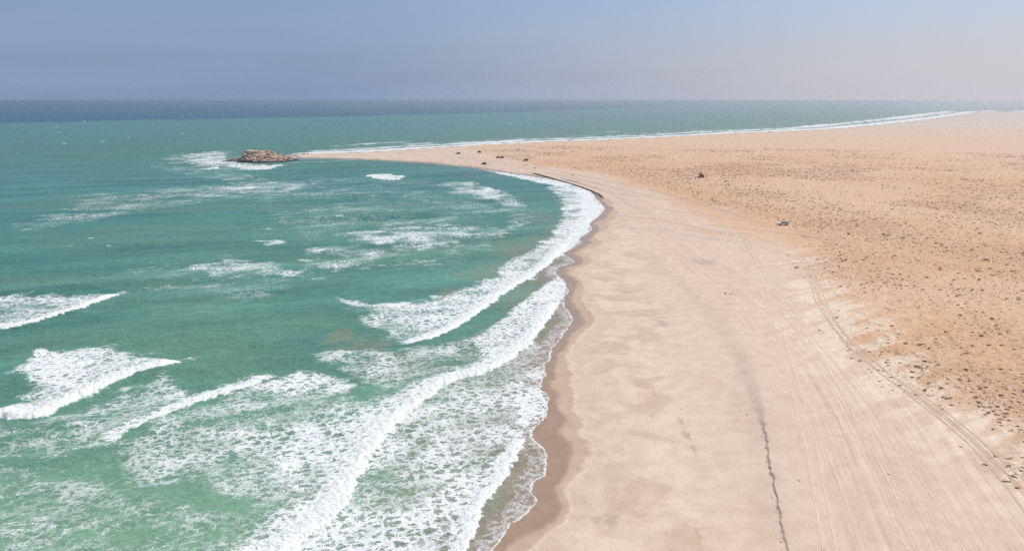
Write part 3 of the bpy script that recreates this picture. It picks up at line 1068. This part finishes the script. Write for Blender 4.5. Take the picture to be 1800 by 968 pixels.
for s in (-1.05, 1.05):
    MB().bar((4.85, s, 2.0), (5.15, s, -.05), .05).build('awning_pole', M['black'], awn)
    MB().bar((3.5, s, 2.22), (4.3, s, -.05), .05).build('awning_pole', M['black'], awn)
    MB().bar((2.35, s * .9, 2.43), (2.2, s * .8, 1.7), .04).build('awning_strut', M['black'], awn)
MB().bar((.2, .1, 3.38), (.2, .1, 6.6), .05).build('mast', M['metal'], camp)
MB().prism([(-.25, 3.42), (.75, 3.42), (.3, 4.7), (.15, 4.7)], -.25, .35, lambda z: 0 if z < 4 else .2).build('mast_cover', M['canvas'], camp)

bx_ = empty('storage_box', (0, 0, 0))
MB().box(-.55, .45, -.35, .35, 0, .7, .04, .04).build('box_body', M['black'], bx_)
MB().box(-.62, .0, -.38, .38, .703, .9, .03, .03).build('lid', M['white'], bx_)
place(bx_, 1223, 313.5, R(12), 'small black box with white lid on sand next to camping vehicle', 'box')

FAR = [
    (805, 271.2, 'navy', False, 12, 'dark blue car, leftmost of the vehicles parked on the spit'),
    (843, 268.8, 'brown', False, 150, 'small brown vehicle parked apart, nearest the outer surf'),
    (875, 278.0, 'brown', True, 70, 'brown pickup parked close against a dark vehicle on its right'),
    (881.5, 278.3, 'olive', False, 40, 'dark olive vehicle parked close against a brown pickup'),
    (850.5, 289.3, 'navy', False, -30, 'navy car parked near the water at the inner side of the spit'),
    (924, 283.6, 'olive', False, 20, 'olive vehicle standing above the people at the scarp end'),
]
protos = {}
for px, py, paint, pk, rz, lab in FAR:
    key = (paint, pk)
    if key not in protos:
        o = make_vehicle(paint, pk)
        protos[key] = o
    else:
        o = copy_tree(protos[key])
    o.scale = (1.0, 1.0, 1.08)
    place(o, px, py, R(rz), lab, 'vehicle', 'vehicles parked on the spit')


def make_person(coat):
    """standing figure, one skinned surface"""
    J = {'pelvis': (0, 0, .95), 'chest': (0, .02, 1.32), 'neck': (0, .02, 1.52), 'head': (0, .05, 1.66), 'crown': (0, .04, 1.80),
         'hl': (.10, 0, .90), 'kl': (.13, .04, .50), 'al': (.14, -.02, .09), 'tl': (.15, .16, .04),
         'hr': (-.10, 0, .90), 'kr': (-.12, .02, .50), 'ar': (-.13, -.05, .09), 'tr': (-.14, .13, .04),
         'sl': (.20, .0, 1.44), 'el': (.27, .04, 1.15), 'wl': (.28, .16, .90), 'fl': (.28, .20, .80),
         'sr': (-.20, .0, 1.44), 'er': (-.26, .08, 1.16), 'wr': (-.20, .30, 1.06), 'fr': (-.18, .38, 1.02)}
    E = [('pelvis', 'chest'), ('chest', 'neck'), ('neck', 'head'), ('head', 'crown'), ('pelvis', 'hl'), ('hl', 'kl'), ('kl', 'al'), ('al', 'tl'),
         ('pelvis', 'hr'), ('hr', 'kr'), ('kr', 'ar'), ('ar', 'tr'), ('chest', 'sl'), ('sl', 'el'), ('el', 'wl'), ('wl', 'fl'),
         ('chest', 'sr'), ('sr', 'er'), ('er', 'wr'), ('wr', 'fr')]
    RD = {'pelvis': .15, 'chest': .17, 'neck': .06, 'head': .10, 'crown': .075, 'h': .095, 'k': .065, 'a': .045, 't': .04, 's': .07, 'e': .05, 'w': .035, 'f': .035}
    names = list(J)
    me = bpy.data.meshes.new('person')
    me.from_pydata([J[n_] for n_ in names], [(names.index(a), names.index(b)) for a, b in E], [])
    o = bpy.data.objects.new('person', me)
    C.objects.link(o)
    md = o.modifiers.new('skin', 'SKIN')
    for i, n_ in enumerate(names):
        r_ = RD.get(n_, RD.get(n_[0]))
        me.skin_vertices[0].data[i].radius = (r_, r_)
    me.skin_vertices[0].data[0].use_root = True
    o.modifiers.new('sub', 'SUBSURF').levels = 1
    o.modifiers['sub'].render_levels = 1
    me.materials.append(coat)
    return o


p0 = make_person(M['cloth1'])
place(p0, 921.5, 292.8, R(160), 'person in dark clothes standing left of two others above the scarp', 'person', 'people on the beach')
p1 = make_person(M['cloth2'])
place(p1, 924.6, 292.6, R(200), 'person in brown clothes between two figures in dark clothes', 'person', 'people on the beach')
for px, py, rz, lab in [(927, 292.0, 90, 'person in dark clothes standing right of two others above the scarp'),
                        (854.5, 290.0, 120, 'person in dark clothes standing beside the navy car by the water'),
                        (934.5, 304.6, 250, 'person in dark clothes standing alone at the far tip of the sand scarp'),
                        (813.5, 272.0, 10, 'person in dark clothes standing beside the leftmost car on the spit')]:
    o = p0.copy()
    C.objects.link(o)
    place(o, px, py, R(rz), lab, 'person', 'people on the beach')


def boulder_mesh(name, seed, mat, sx=1, sy=.8, sz=.6, lumps=.28, sub=2):
    r_ = random.Random(seed)
    bm = bmesh.new()
    bmesh.ops.create_icosphere(bm, subdivisions=sub, radius=1)
    pl = [(Vector((r_.uniform(-1, 1), r_.uniform(-1, 1), r_.uniform(-.7, 1))).normalized(), r_.uniform(.55, .85)) for _ in range(9)]
    for v in bm.verts:
        for n_, d_ in pl:
            k = v.co.dot(n_)
            if k > d_:
                v.co -= n_ * (k - d_)
        v.co *= 1 + r_.uniform(-.05, .05)
        v.co = Vector((v.co.x * sx, v.co.y * sy, v.co.z * sz))
    me = bpy.data.meshes.new(name)
    bm.to_mesh(me)
    bm.free()
    me.materials.append(mat)
    return me


# ---- rock islet at the end of the spit
mat_rock, nt, p = new_mat('reddish_rock')
P = nt.pos()
n_ = nt.noise(P, .35, 6, .65)
bands_ = nt.noise(nt.vmath('MULTIPLY', P, (.15, .15, 1.6)), 1.0, 4, .6)
c = nt.mix(nt.mapr(n_, .3, .7), (.30, .18, .12), (.58, .40, .295))
c = nt.mix(nt.mapr(bands_, .45, .7), c, (.64, .46, .35))
pz = nt.sep(P)[2]
tide = nt.mapr(nt.math('ADD', pz, nt.math('MULTIPLY', nt.math('SUBTRACT', n_, .5), 2.2)), .7, 2.2, 1, 0)
c = nt.mix(tide, c, (.035, .033, .030))
nt.put(p.inputs['Base Color'], c)
p.inputs['Roughness'].default_value = .85
nt.put(p.inputs['Normal'], nt.bump(nt.noise(P, 1.2, 6, .7), 1.0, .6))

ox, oy = at(460, 283)
rock = empty('rock_islet', (ox, oy, 0))
tag(rock, 'reddish rocky islet with boulders at the tip of the sand spit', 'rock islet')
nx_, ny_ = 110, 70
LX, LY = 78.0, 48.0
gx_ = np.linspace(-LX / 2, LX / 2, nx_)
gy_ = np.linspace(-LY / 2, LY / 2, ny_)
U, V = np.meshgrid(gx_, gy_, indexing='ij')
x_, y_ = U.ravel(), V.ravel()
# plan: long tail to the left, broad on the right
ed = np.hypot((x_ - 0) / 34, y_ / (20 * np.clip(.50 + (x_ + 33) / 60, .3, 1.05)))
ed = ed + (fbm(x_ * .12, y_ * .12, 4, 401) - .5) * .45
hgt = 11.5 * np.clip(1 - ed, 0, 1) ** .55
prof = np.interp(x_, [-33, -24, -17, -13, -8, 4, 14, 24, 33], [.22, .34, .58, .95, .98, .88, .72, .50, .28])
hgt = hgt * prof
ter = np.floor(hgt / 1.7 + fbm(x_ * .2, y_ * .2, 3, 403) * .8) * 1.7
hgt = hgt * .45 + ter * .5 + (fbm(x_ * .5, y_ * .5, 3, 405) - .5) * 1.0
hgt = np.where(ed > 1.0, -1.2, hgt - .1)
ids = np.arange(nx_ * ny_).reshape(nx_, ny_)
fq = np.stack([ids[:-1, :-1], ids[1:, :-1], ids[1:, 1:], ids[:-1, 1:]], -1).reshape(-1, 4)
fq = fq[(ed[fq] < 1.12).any(1)]
mesh_obj('bedrock', np.column_stack([x_, y_, hgt]), fq, mat_rock, rock)


def rock_h(x, y):
    i = int(np.clip((x + LX / 2) / LX * (nx_ - 1), 0, nx_ - 1))
    j = int(np.clip((y + LY / 2) / LY * (ny_ - 1), 0, ny_ - 1))
    return float(hgt[i * ny_ + j])


slab_pts = [(-14, -6), (-9, -8), (0, -7), (7, -6), (11, -2), (12, 3), (4, 8), (-6, 8), (-13, 3)]
slab = bpy.data.meshes.new('cap_slab')
sv_ = [(a * 1.0 + random.uniform(-.5, .5), b, 10.3 - .16 * max(a + 6, 0) + random.uniform(-.35, .3)) for a, b in slab_pts]
nS = len(sv_)
sv2 = [(a * 1.12, b * 1.2, 3.6) for a, b, _ in sv_]
slab.from_pydata(sv2 + sv_, [], [tuple(range(nS, 2 * nS)), tuple(reversed(range(nS)))] + [(i, (i + 1) % nS, nS + (i + 1) % nS, nS + i) for i in range(nS)])
slab.materials.append(mat_rock)
so = bpy.data.objects.new('cap_slab', slab)
so.parent = rock
C.objects.link(so)
bv = [boulder_mesh('boulder', k, mat_rock, 1, random.uniform(.6, .9), random.uniform(.45, .75), sub=1) for k in range(7)]
rr_ = random.Random(11)
nb = 0
while nb < 230:
    x = rr_.uniform(-34, 33)
    y = rr_.uniform(-18, 10)
    e = math.hypot(x / 34, y / (20 * min(max(.50 + (x + 33) / 60, .3), 1.05)))
    if e > 1.12 or (e < .55 and rr_.random() < .75):
        continue
    s_ = rr_.uniform(.7, 1.6) * (1.7 if rr_.random() < .25 else 1)
    if e > .9:
        s_ *= .8
    o = bpy.data.objects.new('boulder', bv[nb % 7])
    C.objects.link(o)
    o.parent = rock
    o.location = (x, y, max(rock_h(x, y), -.2) + s_ * .38)
    o.rotation_euler = (rr_.uniform(-.5, .5), rr_.uniform(-.5, .5), rr_.uniform(0, 6.28))
    o.scale = (s_ * 1.25, s_ * 1.1, s_)
    nb += 1
for x, y, s_, tl in [(6.5, 1, 2.0, .3), (9.5, 0, 1.7, -.2), (4, 3, 1.5, .2), (13, -2, 1.6, .1), (17, -1, 1.5, -.3), (11.5, -5, 1.6, .3)]:
    o = bpy.data.objects.new('boulder', bv[int(x) % 7])
    C.objects.link(o)
    o.parent = rock
    o.location = (x, y, max(rock_h(x, y), 9.4 if x < 8 else 5) + s_ * .2)
    o.rotation_euler = (tl, 0, x)
    o.scale = (s_ * 1.4, s_, s_)
# loose rocks standing in the surf round it
SR = [(392, 285, 1.6, 'dark wet rock in the surf off the left end of the islet'), (403, 289, 1.4, 'wet black rock in foam just below the left tail of the islet'),
      (416, 291, 1.1, 'small dark rock awash in front of the islet'), (534, 271.5, 1.8, 'dark rock where the spit meets the islet, beside the outer surf'),
      (541, 271, 1.1, 'small dark rock on the sand beyond the right end of the islet'), (376, 286.5, .9, 'outermost little rock in the white water left of the islet')]
for k, (px, py, s_, lab) in enumerate(SR):
    x, y = at(px, py)
    o = bpy.data.objects.new('sea_rock', bv[k % 7])
    C.objects.link(o)
    o.location = (x, y, s_ * .15 + (.2 if px > 500 else 0))
    o.rotation_euler = (.2, .1, k)
    o.scale = (s_ * 1.5, s_, s_)
    tag(o, lab, 'rock', 'rocks round the islet')

# ---- wheel tracks pressed into the sand
mat_track = simple_mat('rutted_sand', (.53, .405, .31), .95, .10, .8, .2)
mat_track2 = simple_mat('pale_rutted_sand', (.62, .49, .39), .95, .08, .8, .2)


def track(pts, label, gauge=1.6, width=.25, mat=mat_track, lift=.03):
    W = np.array([[*ground(a, b)[:2]] for a, b in pts])
    W = smooth_line(W, 3)
    # even spacing
    seg = np.hypot(*np.diff(W, axis=0).T)
    acc = np.concatenate([[0], np.cumsum(seg)])
    n = max(int(acc[-1] / 1.1), 8)
    tt = np.linspace(0, acc[-1], n)
    X, Y = np.interp(tt, acc, W[:, 0]), np.interp(tt, acc, W[:, 1])
    wig = (vnoise(tt * .07, tt * 0 + len(pts), 501) - .5) * .7
    tx, ty = np.gradient(X), np.gradient(Y)
    L = np.hypot(tx, ty)
    nx, ny = -ty / L, tx / L
    t = empty('tyre_track', (0, 0, 0))
    tag(t, label, kind='structure')
    for s in (-1, 1):
        off = s * gauge / 2 + wig
        prof_ = [(-width * .9, -.02), (-width * .55, lift + .05), (-width * .3, lift - .01), (width * .3, lift - .01), (width * .55, lift + .05), (width * .9, -.02)]
        vs = []
        zc = land_at(X + nx * off, Y + ny * off)[0][0]
        for o_, dz in prof_:
            vs.append(np.column_stack([X + nx * (off + o_), Y + ny * (off + o_), zc + dz]))
        k = len(prof_)
        vs = np.stack(vs, 1).reshape(-1, 3)
        i = np.arange(n - 1)[:, None] * k + np.arange(k - 1)[None]
        i = i.ravel()
        fs = np.stack([i, i + 1, i + k + 1, i + k], -1)
        mesh_obj('rut', vs, fs[:, ::-1], mat, t, True)


track([(1410, 455), (1430, 500), (1445, 540), (1470, 580), (1500, 615), (1550, 655), (1620, 700), (1680, 745), (1740, 795), (1830, 880)], 'long pair of wheel ruts running down the back beach below the plain')
track([(1425, 470), (1440, 520), (1470, 575), (1520, 625), (1600, 690), (1670, 745), (1730, 800), (1780, 860), (1830, 930)], 'second pair of wheel ruts beside the long ruts on the back beach')
track([(1300, 412), (1290, 430), (1285, 448), (1295, 470), (1310, 490), (1335, 520)], 'pale wheel ruts bending down from the track junction', mat=mat_track2)
track([(1305, 415), (1320, 440), (1335, 470)], 'short dark wheel ruts right of the pale bend', mat=mat_track)
track([(1190, 352), (1230, 372), (1270, 392), (1310, 420), (1330, 445), (1345, 475), (1370, 510), (1400, 545)], 'wheel ruts leaving the junction towards the back beach', mat=mat_track2)
track([(1150, 362), (1145, 372), (1143, 382), (1152, 395), (1162, 408)], 'curved dark wheel ruts near the head of the bay', mat=mat_track)
track([(1085, 345), (1110, 362), (1128, 372), (1145, 378)], 'wheel ruts running from the scarp to the curved ruts', mat=mat_track)
track([(960, 303), (1030, 316), (1070, 328), (1110, 338), (1150, 345)], 'wheel ruts above the sand scarp of the bay', mat=mat_track)
track([(820, 276), (880, 284), (940, 294), (1000, 304), (1080, 320), (1180, 342), (1260, 366), (1340, 392), (1370, 400)], 'main wheel track from the spit to the white car', mat=mat_track)
track([(700, 270), (760, 273), (830, 280), (900, 291), (930, 298)], 'wheel ruts along the inner side of the spit', mat=mat_track)
track([(1275, 408), (1268, 425), (1262, 440)], 'short pale wheel ruts left of the junction', mat=mat_track2)
track([(1400, 560), (1440, 640), (1500, 740), (1560, 860), (1610, 968)], 'faint wheel ruts down the middle of the back beach', mat=mat_track2, lift=.03)
track([(1340, 500), (1375, 600), (1410, 720), (1440, 850), (1460, 968)], 'faint wheel ruts nearest the sand scarp', mat=mat_track2, lift=.03)

for pts, lab, mt in [
        ([(1000, 322), (1050, 334), (1100, 343), (1140, 347), (1200, 352)], 'dark wheel ruts curving inland from the head of the bay', mat_track),
        ([(1150, 366), (1200, 373), (1250, 380), (1310, 388)], 'wheel ruts crossing the upper beach towards the white car', mat_track),
        ([(1085, 379), (1140, 383), (1200, 395), (1260, 408), (1320, 412)], 'low wheel ruts crossing the upper beach below the others', mat_track),
        ([(1170, 343), (1175, 352), (1172, 362), (1150, 376)], 'short steep wheel ruts linking the plain to the curved ruts', mat_track2),
        ([(1240, 395), (1290, 400), (1340, 405), (1400, 412), (1470, 424)], 'wheel ruts running just below the white car', mat_track),
        ([(1310, 420), (1340, 440), (1352, 455), (1358, 470)], 'short pale wheel ruts in the fork of the tracks', mat_track2),
        ([(1320, 400), (1370, 420), (1405, 445), (1420, 480), (1435, 515)], 'wheel ruts dropping from the track to the back beach', mat_track2),
        ([(1345, 480), (1400, 560), (1470, 650), (1560, 760), (1640, 860), (1720, 968)], 'pale wheel ruts slanting down across the back beach', mat_track2)]:
    track(pts, lab, mat=mt, lift=.025)

# ---- cut face of the berm at the head of the bay, a steep step of damp sand with its shade painted darker
mat_scarp, nt, p = new_mat('damp_shaded_sand')
P = nt.pos()
nt.put(p.inputs['Base Color'], nt.mix(nt.noise(nt.vmath('MULTIPLY', P, (1, 1, 4)), .8, 5, .6), (.20, .135, .095), (.36, .255, .185)))
p.inputs['Roughness'].default_value = .95
fs_ = [(932, 303.4), (945, 306.4), (960, 309.6), (980, 314.8), (1000, 320.3), (1015, 325.2), (1030, 330.4), (1042, 335.3), (1052, 340.2), (1060, 346), (1063, 349.5)]
W = smooth_line(np.array([at(a, b, .9) for a, b in fs_]), 3)
seg = np.hypot(*np.diff(W, axis=0).T)
acc = np.concatenate([[0], np.cumsum(seg)])
n = int(acc[-1] / .8)
tt = np.linspace(0, acc[-1], n)
X, Y = np.interp(tt, acc, W[:, 0]), np.interp(tt, acc, W[:, 1])
tx, ty = np.gradient(X), np.gradient(Y)
L = np.hypot(tx, ty)
nx, ny = -ty / L, tx / L                     # inland
endt = sstep(0, 8, tt) * sstep(acc[-1], acc[-1] - 10, tt)
jg = (fbm(tt * .35, tt * 0 + 3.3, 3, 701) - .5) * 1.2
ztop = land_at(X + nx * 5, Y + ny * 5)[0][0]
zlow = land_at(X - nx * 3, Y - ny * 3)[0][0]
up = np.maximum(ztop, zlow + 1.0 * endt) + .12
cols = []
for off, zz_ in ((-.9, zlow - .25), (-.45, zlow + .25 * (up - zlow)), (-.12, zlow + .8 * (up - zlow)), (.05, up), (1.4, up + .03), (6.5, ztop - .12)):
    o_ = off + jg
    cols.append(np.column_stack([X + nx * o_, Y + ny * o_, zz_ * endt + (zlow - .2) * (1 - endt) if off > -.5 else zz_]))
k = len(cols)
vs = np.stack(cols, 1).reshape(-1, 3)
i = (np.arange(n - 1)[:, None] * k + np.arange(k - 1)[None])
fc = np.stack([i[:, :3].ravel(), i[:, :3].ravel() + 1, i[:, :3].ravel() + k + 1, i[:, :3].ravel() + k], -1)
tp = np.stack([i[:, 3:].ravel(), i[:, 3:].ravel() + 1, i[:, 3:].ravel() + k + 1, i[:, 3:].ravel() + k], -1)
sc_ = empty('sand_scarp', (0, 0, 0))
tag(sc_, 'dark steep step of cut sand curving round the head of the bay', kind='structure')
mesh_obj('cut_face', vs, fc[:, ::-1], mat_scarp, sc_)
mesh_obj('berm_top', vs, tp[:, ::-1], simple_mat('berm_sand', (.555, .425, .335), .95, .08, .5, .2), sc_, True)

# ---- bits of driftwood and dark debris on the beach
def driftwood(seed):
    r_ = random.Random(seed)
    m = MB()
    a = Vector((0, 0, .08))
    for k in range(4):
        b = a + Vector((r_.uniform(.3, .6), r_.uniform(-.25, .25), r_.uniform(-.02, .1)))
        m.bar(a, b, .1 - .015 * k)
        if k in (1, 2):
            m.bar(a, a + Vector((r_.uniform(0, .3), r_.uniform(-.5, .5), r_.uniform(.15, .4))), .05)
        a = b
    return m


for k, (px, py, s_, lab) in enumerate([
        (1396, 471, 1.0, 'upright bit of driftwood on pale sand below the track junction'),
        (1276, 517, .8, 'scrap of driftwood on the pale middle beach, left one of a pair'),
        (1288, 517, .6, 'smaller scrap of driftwood on the pale middle beach, right one of a pair'),
        (942, 296, 2.2, 'long dark heap of driftwood above the tip of the scarp'),
        (1006, 308, 2.0, 'dark lump of driftwood above the middle of the scarp'),
        (1272, 320, 2.0, 'dark driftwood on the sand below and right of the camping vehicle'),
        (1198, 720, .35, 'tiny dark stick at the damp smudges of the middle beach'),
        (1565, 834, .3, 'lone tiny dark stick on the rippled back beach'),
        (1314, 728, .4, 'small dark stick left of the rising sand scarp'),
        (1402, 843, .3, 'tiny dark stick to the right of the sand scarp')]):
    o = driftwood(k).build('driftwood', M['wood'])
    place(o, px, py, k * 1.3, lab, 'driftwood', 'driftwood on the sand')
    o.scale = (s_, s_, s_ * (1.5 if k == 0 else 1))
x, y, z = ground(1792, 230)
o = bpy.data.objects.new('boulder_mound', bv[2])
C.objects.link(o)
o.location = (x, y, z)
o.scale = (3.6, 3, 2.4)
tag(o, 'dark mound far off on the plain, near the right edge of the picture', 'rock')

# ---- crumbled blocks along the cut sand scarp
mat_clod, nt, p = new_mat('damp_sand_block')
P = nt.pos()
nt.put(p.inputs['Base Color'], nt.mix(nt.noise(P, 3, 4), (.25, .18, .135), (.42, .31, .24)))
p.inputs['Roughness'].default_value = .95
clod = [boulder_mesh('sand_block', 60 + k, mat_clod, 1, .7, .55, sub=1) for k in range(4)]
bl = bermW
acc = np.concatenate([[0], np.cumsum(np.hypot(*np.diff(bl[:, :2], axis=0).T))])
sharp = np.interp(np.linspace(0, acc[-1], 4000), acc, bl[:, 3])
tt = np.linspace(0, acc[-1], 4000)
cand = tt[(sharp < .22)]
cand = cand[(np.interp(cand, acc, bl[:, 1]) < 140) & (np.interp(cand, acc, bl[:, 1]) > 82)]
r_ = random.Random(5)
if len(cand):
    for k in range(26):
        t = cand[0] + (cand[-1] - cand[0]) * r_.random()
        if vnoise(np.array([t * .35]), np.array([.5]), 601)[0] < .38:
            continue
        x = float(np.interp(t, acc, bl[:, 0])) - r_.uniform(.15, .7)
        y = float(np.interp(t, acc, bl[:, 1]))
        z = float(land_at(x, y)[0][0][0])
        s_ = r_.uniform(.06, .15)
        o = bpy.data.objects.new('sand_block', clod[k % 4])
        C.objects.link(o)
        o.location = (x, y, z + s_ * .2)
        o.rotation_euler = (r_.uniform(-.4, .4), r_.uniform(-.4, .4), r_.uniform(0, 6))
        o.scale = (s_, s_ * 1.4, s_)
        tag(o, 'small crumbled block of damp sand fallen along the foot of the scarp', 'sand block', 'sand blocks fallen from the scarp')

# ---- low desert shrubs on the plain
mat_shrub, nt, p = new_mat('dry_shrub')
P = nt.pos()
n_ = nt.noise(P, 1.1, 4, .6)
c = nt.mix(nt.mapr(n_, .36, .62), (.11, .068, .042), (.38, .24, .155))
nt.put(p.inputs['Base Color'], c)
p.inputs['Roughness'].default_value = .95
p.inputs['Specular IOR Level'].default_value = .1

n_try = 300000
u_ = rng.random(n_try) ** 2.0
rmin, rmax = 110.0, 950.0
rr2 = np.sqrt(rmin ** 2 + (rmax ** 2 - rmin ** 2) * u_)
aa2 = np.radians(rng.uniform(-6, 44, n_try))
sx_, sy_ = rr2 * np.sin(aa2), rr2 * np.cos(aa2)
(zz, bs_, ba_, ps_, des_, back_), d_ = land_at(sx_, sy_)
dens = des_ * (.10 + .90 * sstep(.40, .62, fbm(sx_ * .02, sy_ * .02, 4, 89))) * (.35 + .65 * sstep(.3, .65, fbm(sx_ * .09, sy_ * .09, 3, 621)))
rdd = seg_dist(sx_, sy_, roadW)[0]
dens = np.maximum(dens, des_ * .85 * sstep(0, 8, ps_) * sstep(85, 50, ps_) * sstep(60, 110, sx_) * sstep(320, 260, sx_) * sstep(200, 250, sy_) * (.4 + .6 * sstep(.35, .6, fbm(sx_ * .06, sy_ * .06, 3, 625))))
dens *= sstep(2.5, 5.5, rdd) * sstep(20, 60, d_)
dens *= np.interp(rr2, [110, 300, 600, 950], [.75, .8, .9, .6])
for px, py, rad_ in [(1376, 395, 4), (1233, 312, 7), (1223, 313, 2)]:
    gx0, gy0, _ = ground(px, py)
    dens *= (np.hypot(sx_ - gx0, sy_ - gy0) > rad_)
okk = rng.random(n_try) < dens
sx_, sy_, zz, rr2 = sx_[okk], sy_[okk], zz[okk], rr2[okk]
size = np.exp(rng.normal(-1.5, .45, len(sx_)))
size = np.clip(size, .08, .62) * np.interp(rr2, [110, 180, 260, 400, 900], [.85, .95, 1.15, 1.5, 2.0])
# the nearest, largest in view become single shrubs
upx = sx_ * FPX / (sy_ * ca + (CAM_H - zz) * sa)
seen = np.abs(upx) < 905
score = np.where(seen, size / rr2, 0)
order = np.argsort(-score)
ind, rest = order[:300], order[300:]


def shrub_mesh(seed):
    r_ = random.Random(seed)
    m = MB()
    # woody cushion
    n = 9
    ring = [(math.cos(2 * math.pi * i / n) * r_.uniform(.75, 1.1), math.sin(2 * math.pi * i / n) * r_.uniform(.55, .8)) for i in range(n)]
    b = len(m.v)
    m.v += [(x, y, -.08) for x, y in ring] + [(x * .7, y * .7, r_.uniform(.18, .34)) for x, y in ring] + [(0, 0, .34)]
    m.f += [(i, (i + 1) % n, n + (i + 1) % n, n + i) for i in range(n)] + [(n + i, n + (i + 1) % n, 2 * n) for i in range(n)]
    for k in range(34):
        a = r_.uniform(0, 6.28)
        q_ = r_.uniform(.2, 1.05)
        x, y, z = math.cos(a) * q_, math.sin(a) * q_ * .72, r_.uniform(.05, .42) * (1.2 - q_ * .7)
        dx, dy, dz = r_.uniform(-.16, .16), r_.uniform(-.16, .16), r_.uniform(.05, .2)
        b = len(m.v)
        m.v += [(x, y, z), (x + dx, y + dy, z + dz), (x - dy * .7, y + dx * .7, z + dz * .6)]
        m.f += [(b, b + 1, b + 2)]
    me = bpy.data.meshes.new('desert_shrub')
    me.from_pydata(m.v, [], m.f)
    me.materials.append(mat_shrub)
    return me


sm = [shrub_mesh(k) for k in range(6)]
for k, i in enumerate(ind):
    o = bpy.data.objects.new('desert_shrub', sm[k % 6])
    C.objects.link(o)
    o.location = (sx_[i], sy_[i], zz[i] - .02)
    s_ = size[i]
    o.scale = (s_, s_, s_ * rng.uniform(.6, 1.0))
    o.rotation_euler = (0, 0, rng.uniform(-.5, .5))
    tag(o, 'low dark dry shrub among many on the orange sand plain', 'shrub', 'low dry shrubs dotting the sand plain')
# the thousands of others as one ground cover
n = 6
ths = 2 * math.pi * np.arange(n) / n
k = len(rest)
S = size[rest]
ringx = np.cos(ths)[None] * S[:, None] * rng.uniform(.7, 1.15, (k, n))
ringy = np.sin(ths)[None] * S[:, None] * .62 * rng.uniform(.7, 1.15, (k, n))
rot = rng.uniform(-.5, .5, k)[:, None]
rx, ry = ringx * np.cos(rot) - ringy * np.sin(rot), ringx * np.sin(rot) + ringy * np.cos(rot)
v0 = np.stack([sx_[rest][:, None] + rx, sy_[rest][:, None] + ry, np.repeat((zz[rest] - .08)[:, None], n, 1)], -1)
top = np.stack([sx_[rest] + rng.uniform(-.2, .2, k) * S, sy_[rest] + rng.uniform(-.2, .2, k) * S, zz[rest] + S * rng.uniform(.25, .5, k)], -1)[:, None]
vv = np.concatenate([v0, top], 1).reshape(-1, 3)
base = np.arange(k)[:, None] * (n + 1)
tri = np.stack([np.stack([base[:, 0] + i, base[:, 0] + (i + 1) % n, base[:, 0] + n], -1) for i in range(n)], 1).reshape(-1, 3)
me = bpy.data.meshes.new('shrub_cover')
me.vertices.add(len(vv))
me.vertices.foreach_set('co', vv.astype(np.float32).ravel())
me.loops.add(tri.size)
me.loops.foreach_set('vertex_index', tri.astype(np.int32).ravel())
me.polygons.add(len(tri))
me.polygons.foreach_set('loop_start', (np.arange(len(tri)) * 3).astype(np.int32))
me.update()
me.materials.append(mat_shrub)
o = bpy.data.objects.new('shrub_cover', me)
C.objects.link(o)
tag(o, 'countless low dark shrubs speckling the orange sand plain', kind='stuff')
print('shrubs', len(sx_))

# ================================================================== HAZE
HAZE_DENSITY = 0.00017
hz = MB().box(-52000, 52000, -52000, 52000, -3.0, 64.0)
haze = mesh_obj('haze', hz.v, hz.f, mat_sand)
haze.data.materials.clear()
mh = bpy.data.materials.new('haze')
mh.use_nodes = True
mh.node_tree.nodes.clear()
nt = NT(mh.node_tree)
vo = nt.n('ShaderNodeVolumePrincipled')
vo.inputs['Color'].default_value = (.76, .80, .85, 1)
vo.inputs['Density'].default_value = HAZE_DENSITY
vo.inputs['Anisotropy'].default_value = 0.74
ou = nt.n('ShaderNodeOutputMaterial')
mh.node_tree.links.new(vo.outputs[0], ou.inputs['Volume'])
haze.data.materials.append(mh)
tag(haze, 'pale sea haze fading the far coast into the sky', kind='stuff')
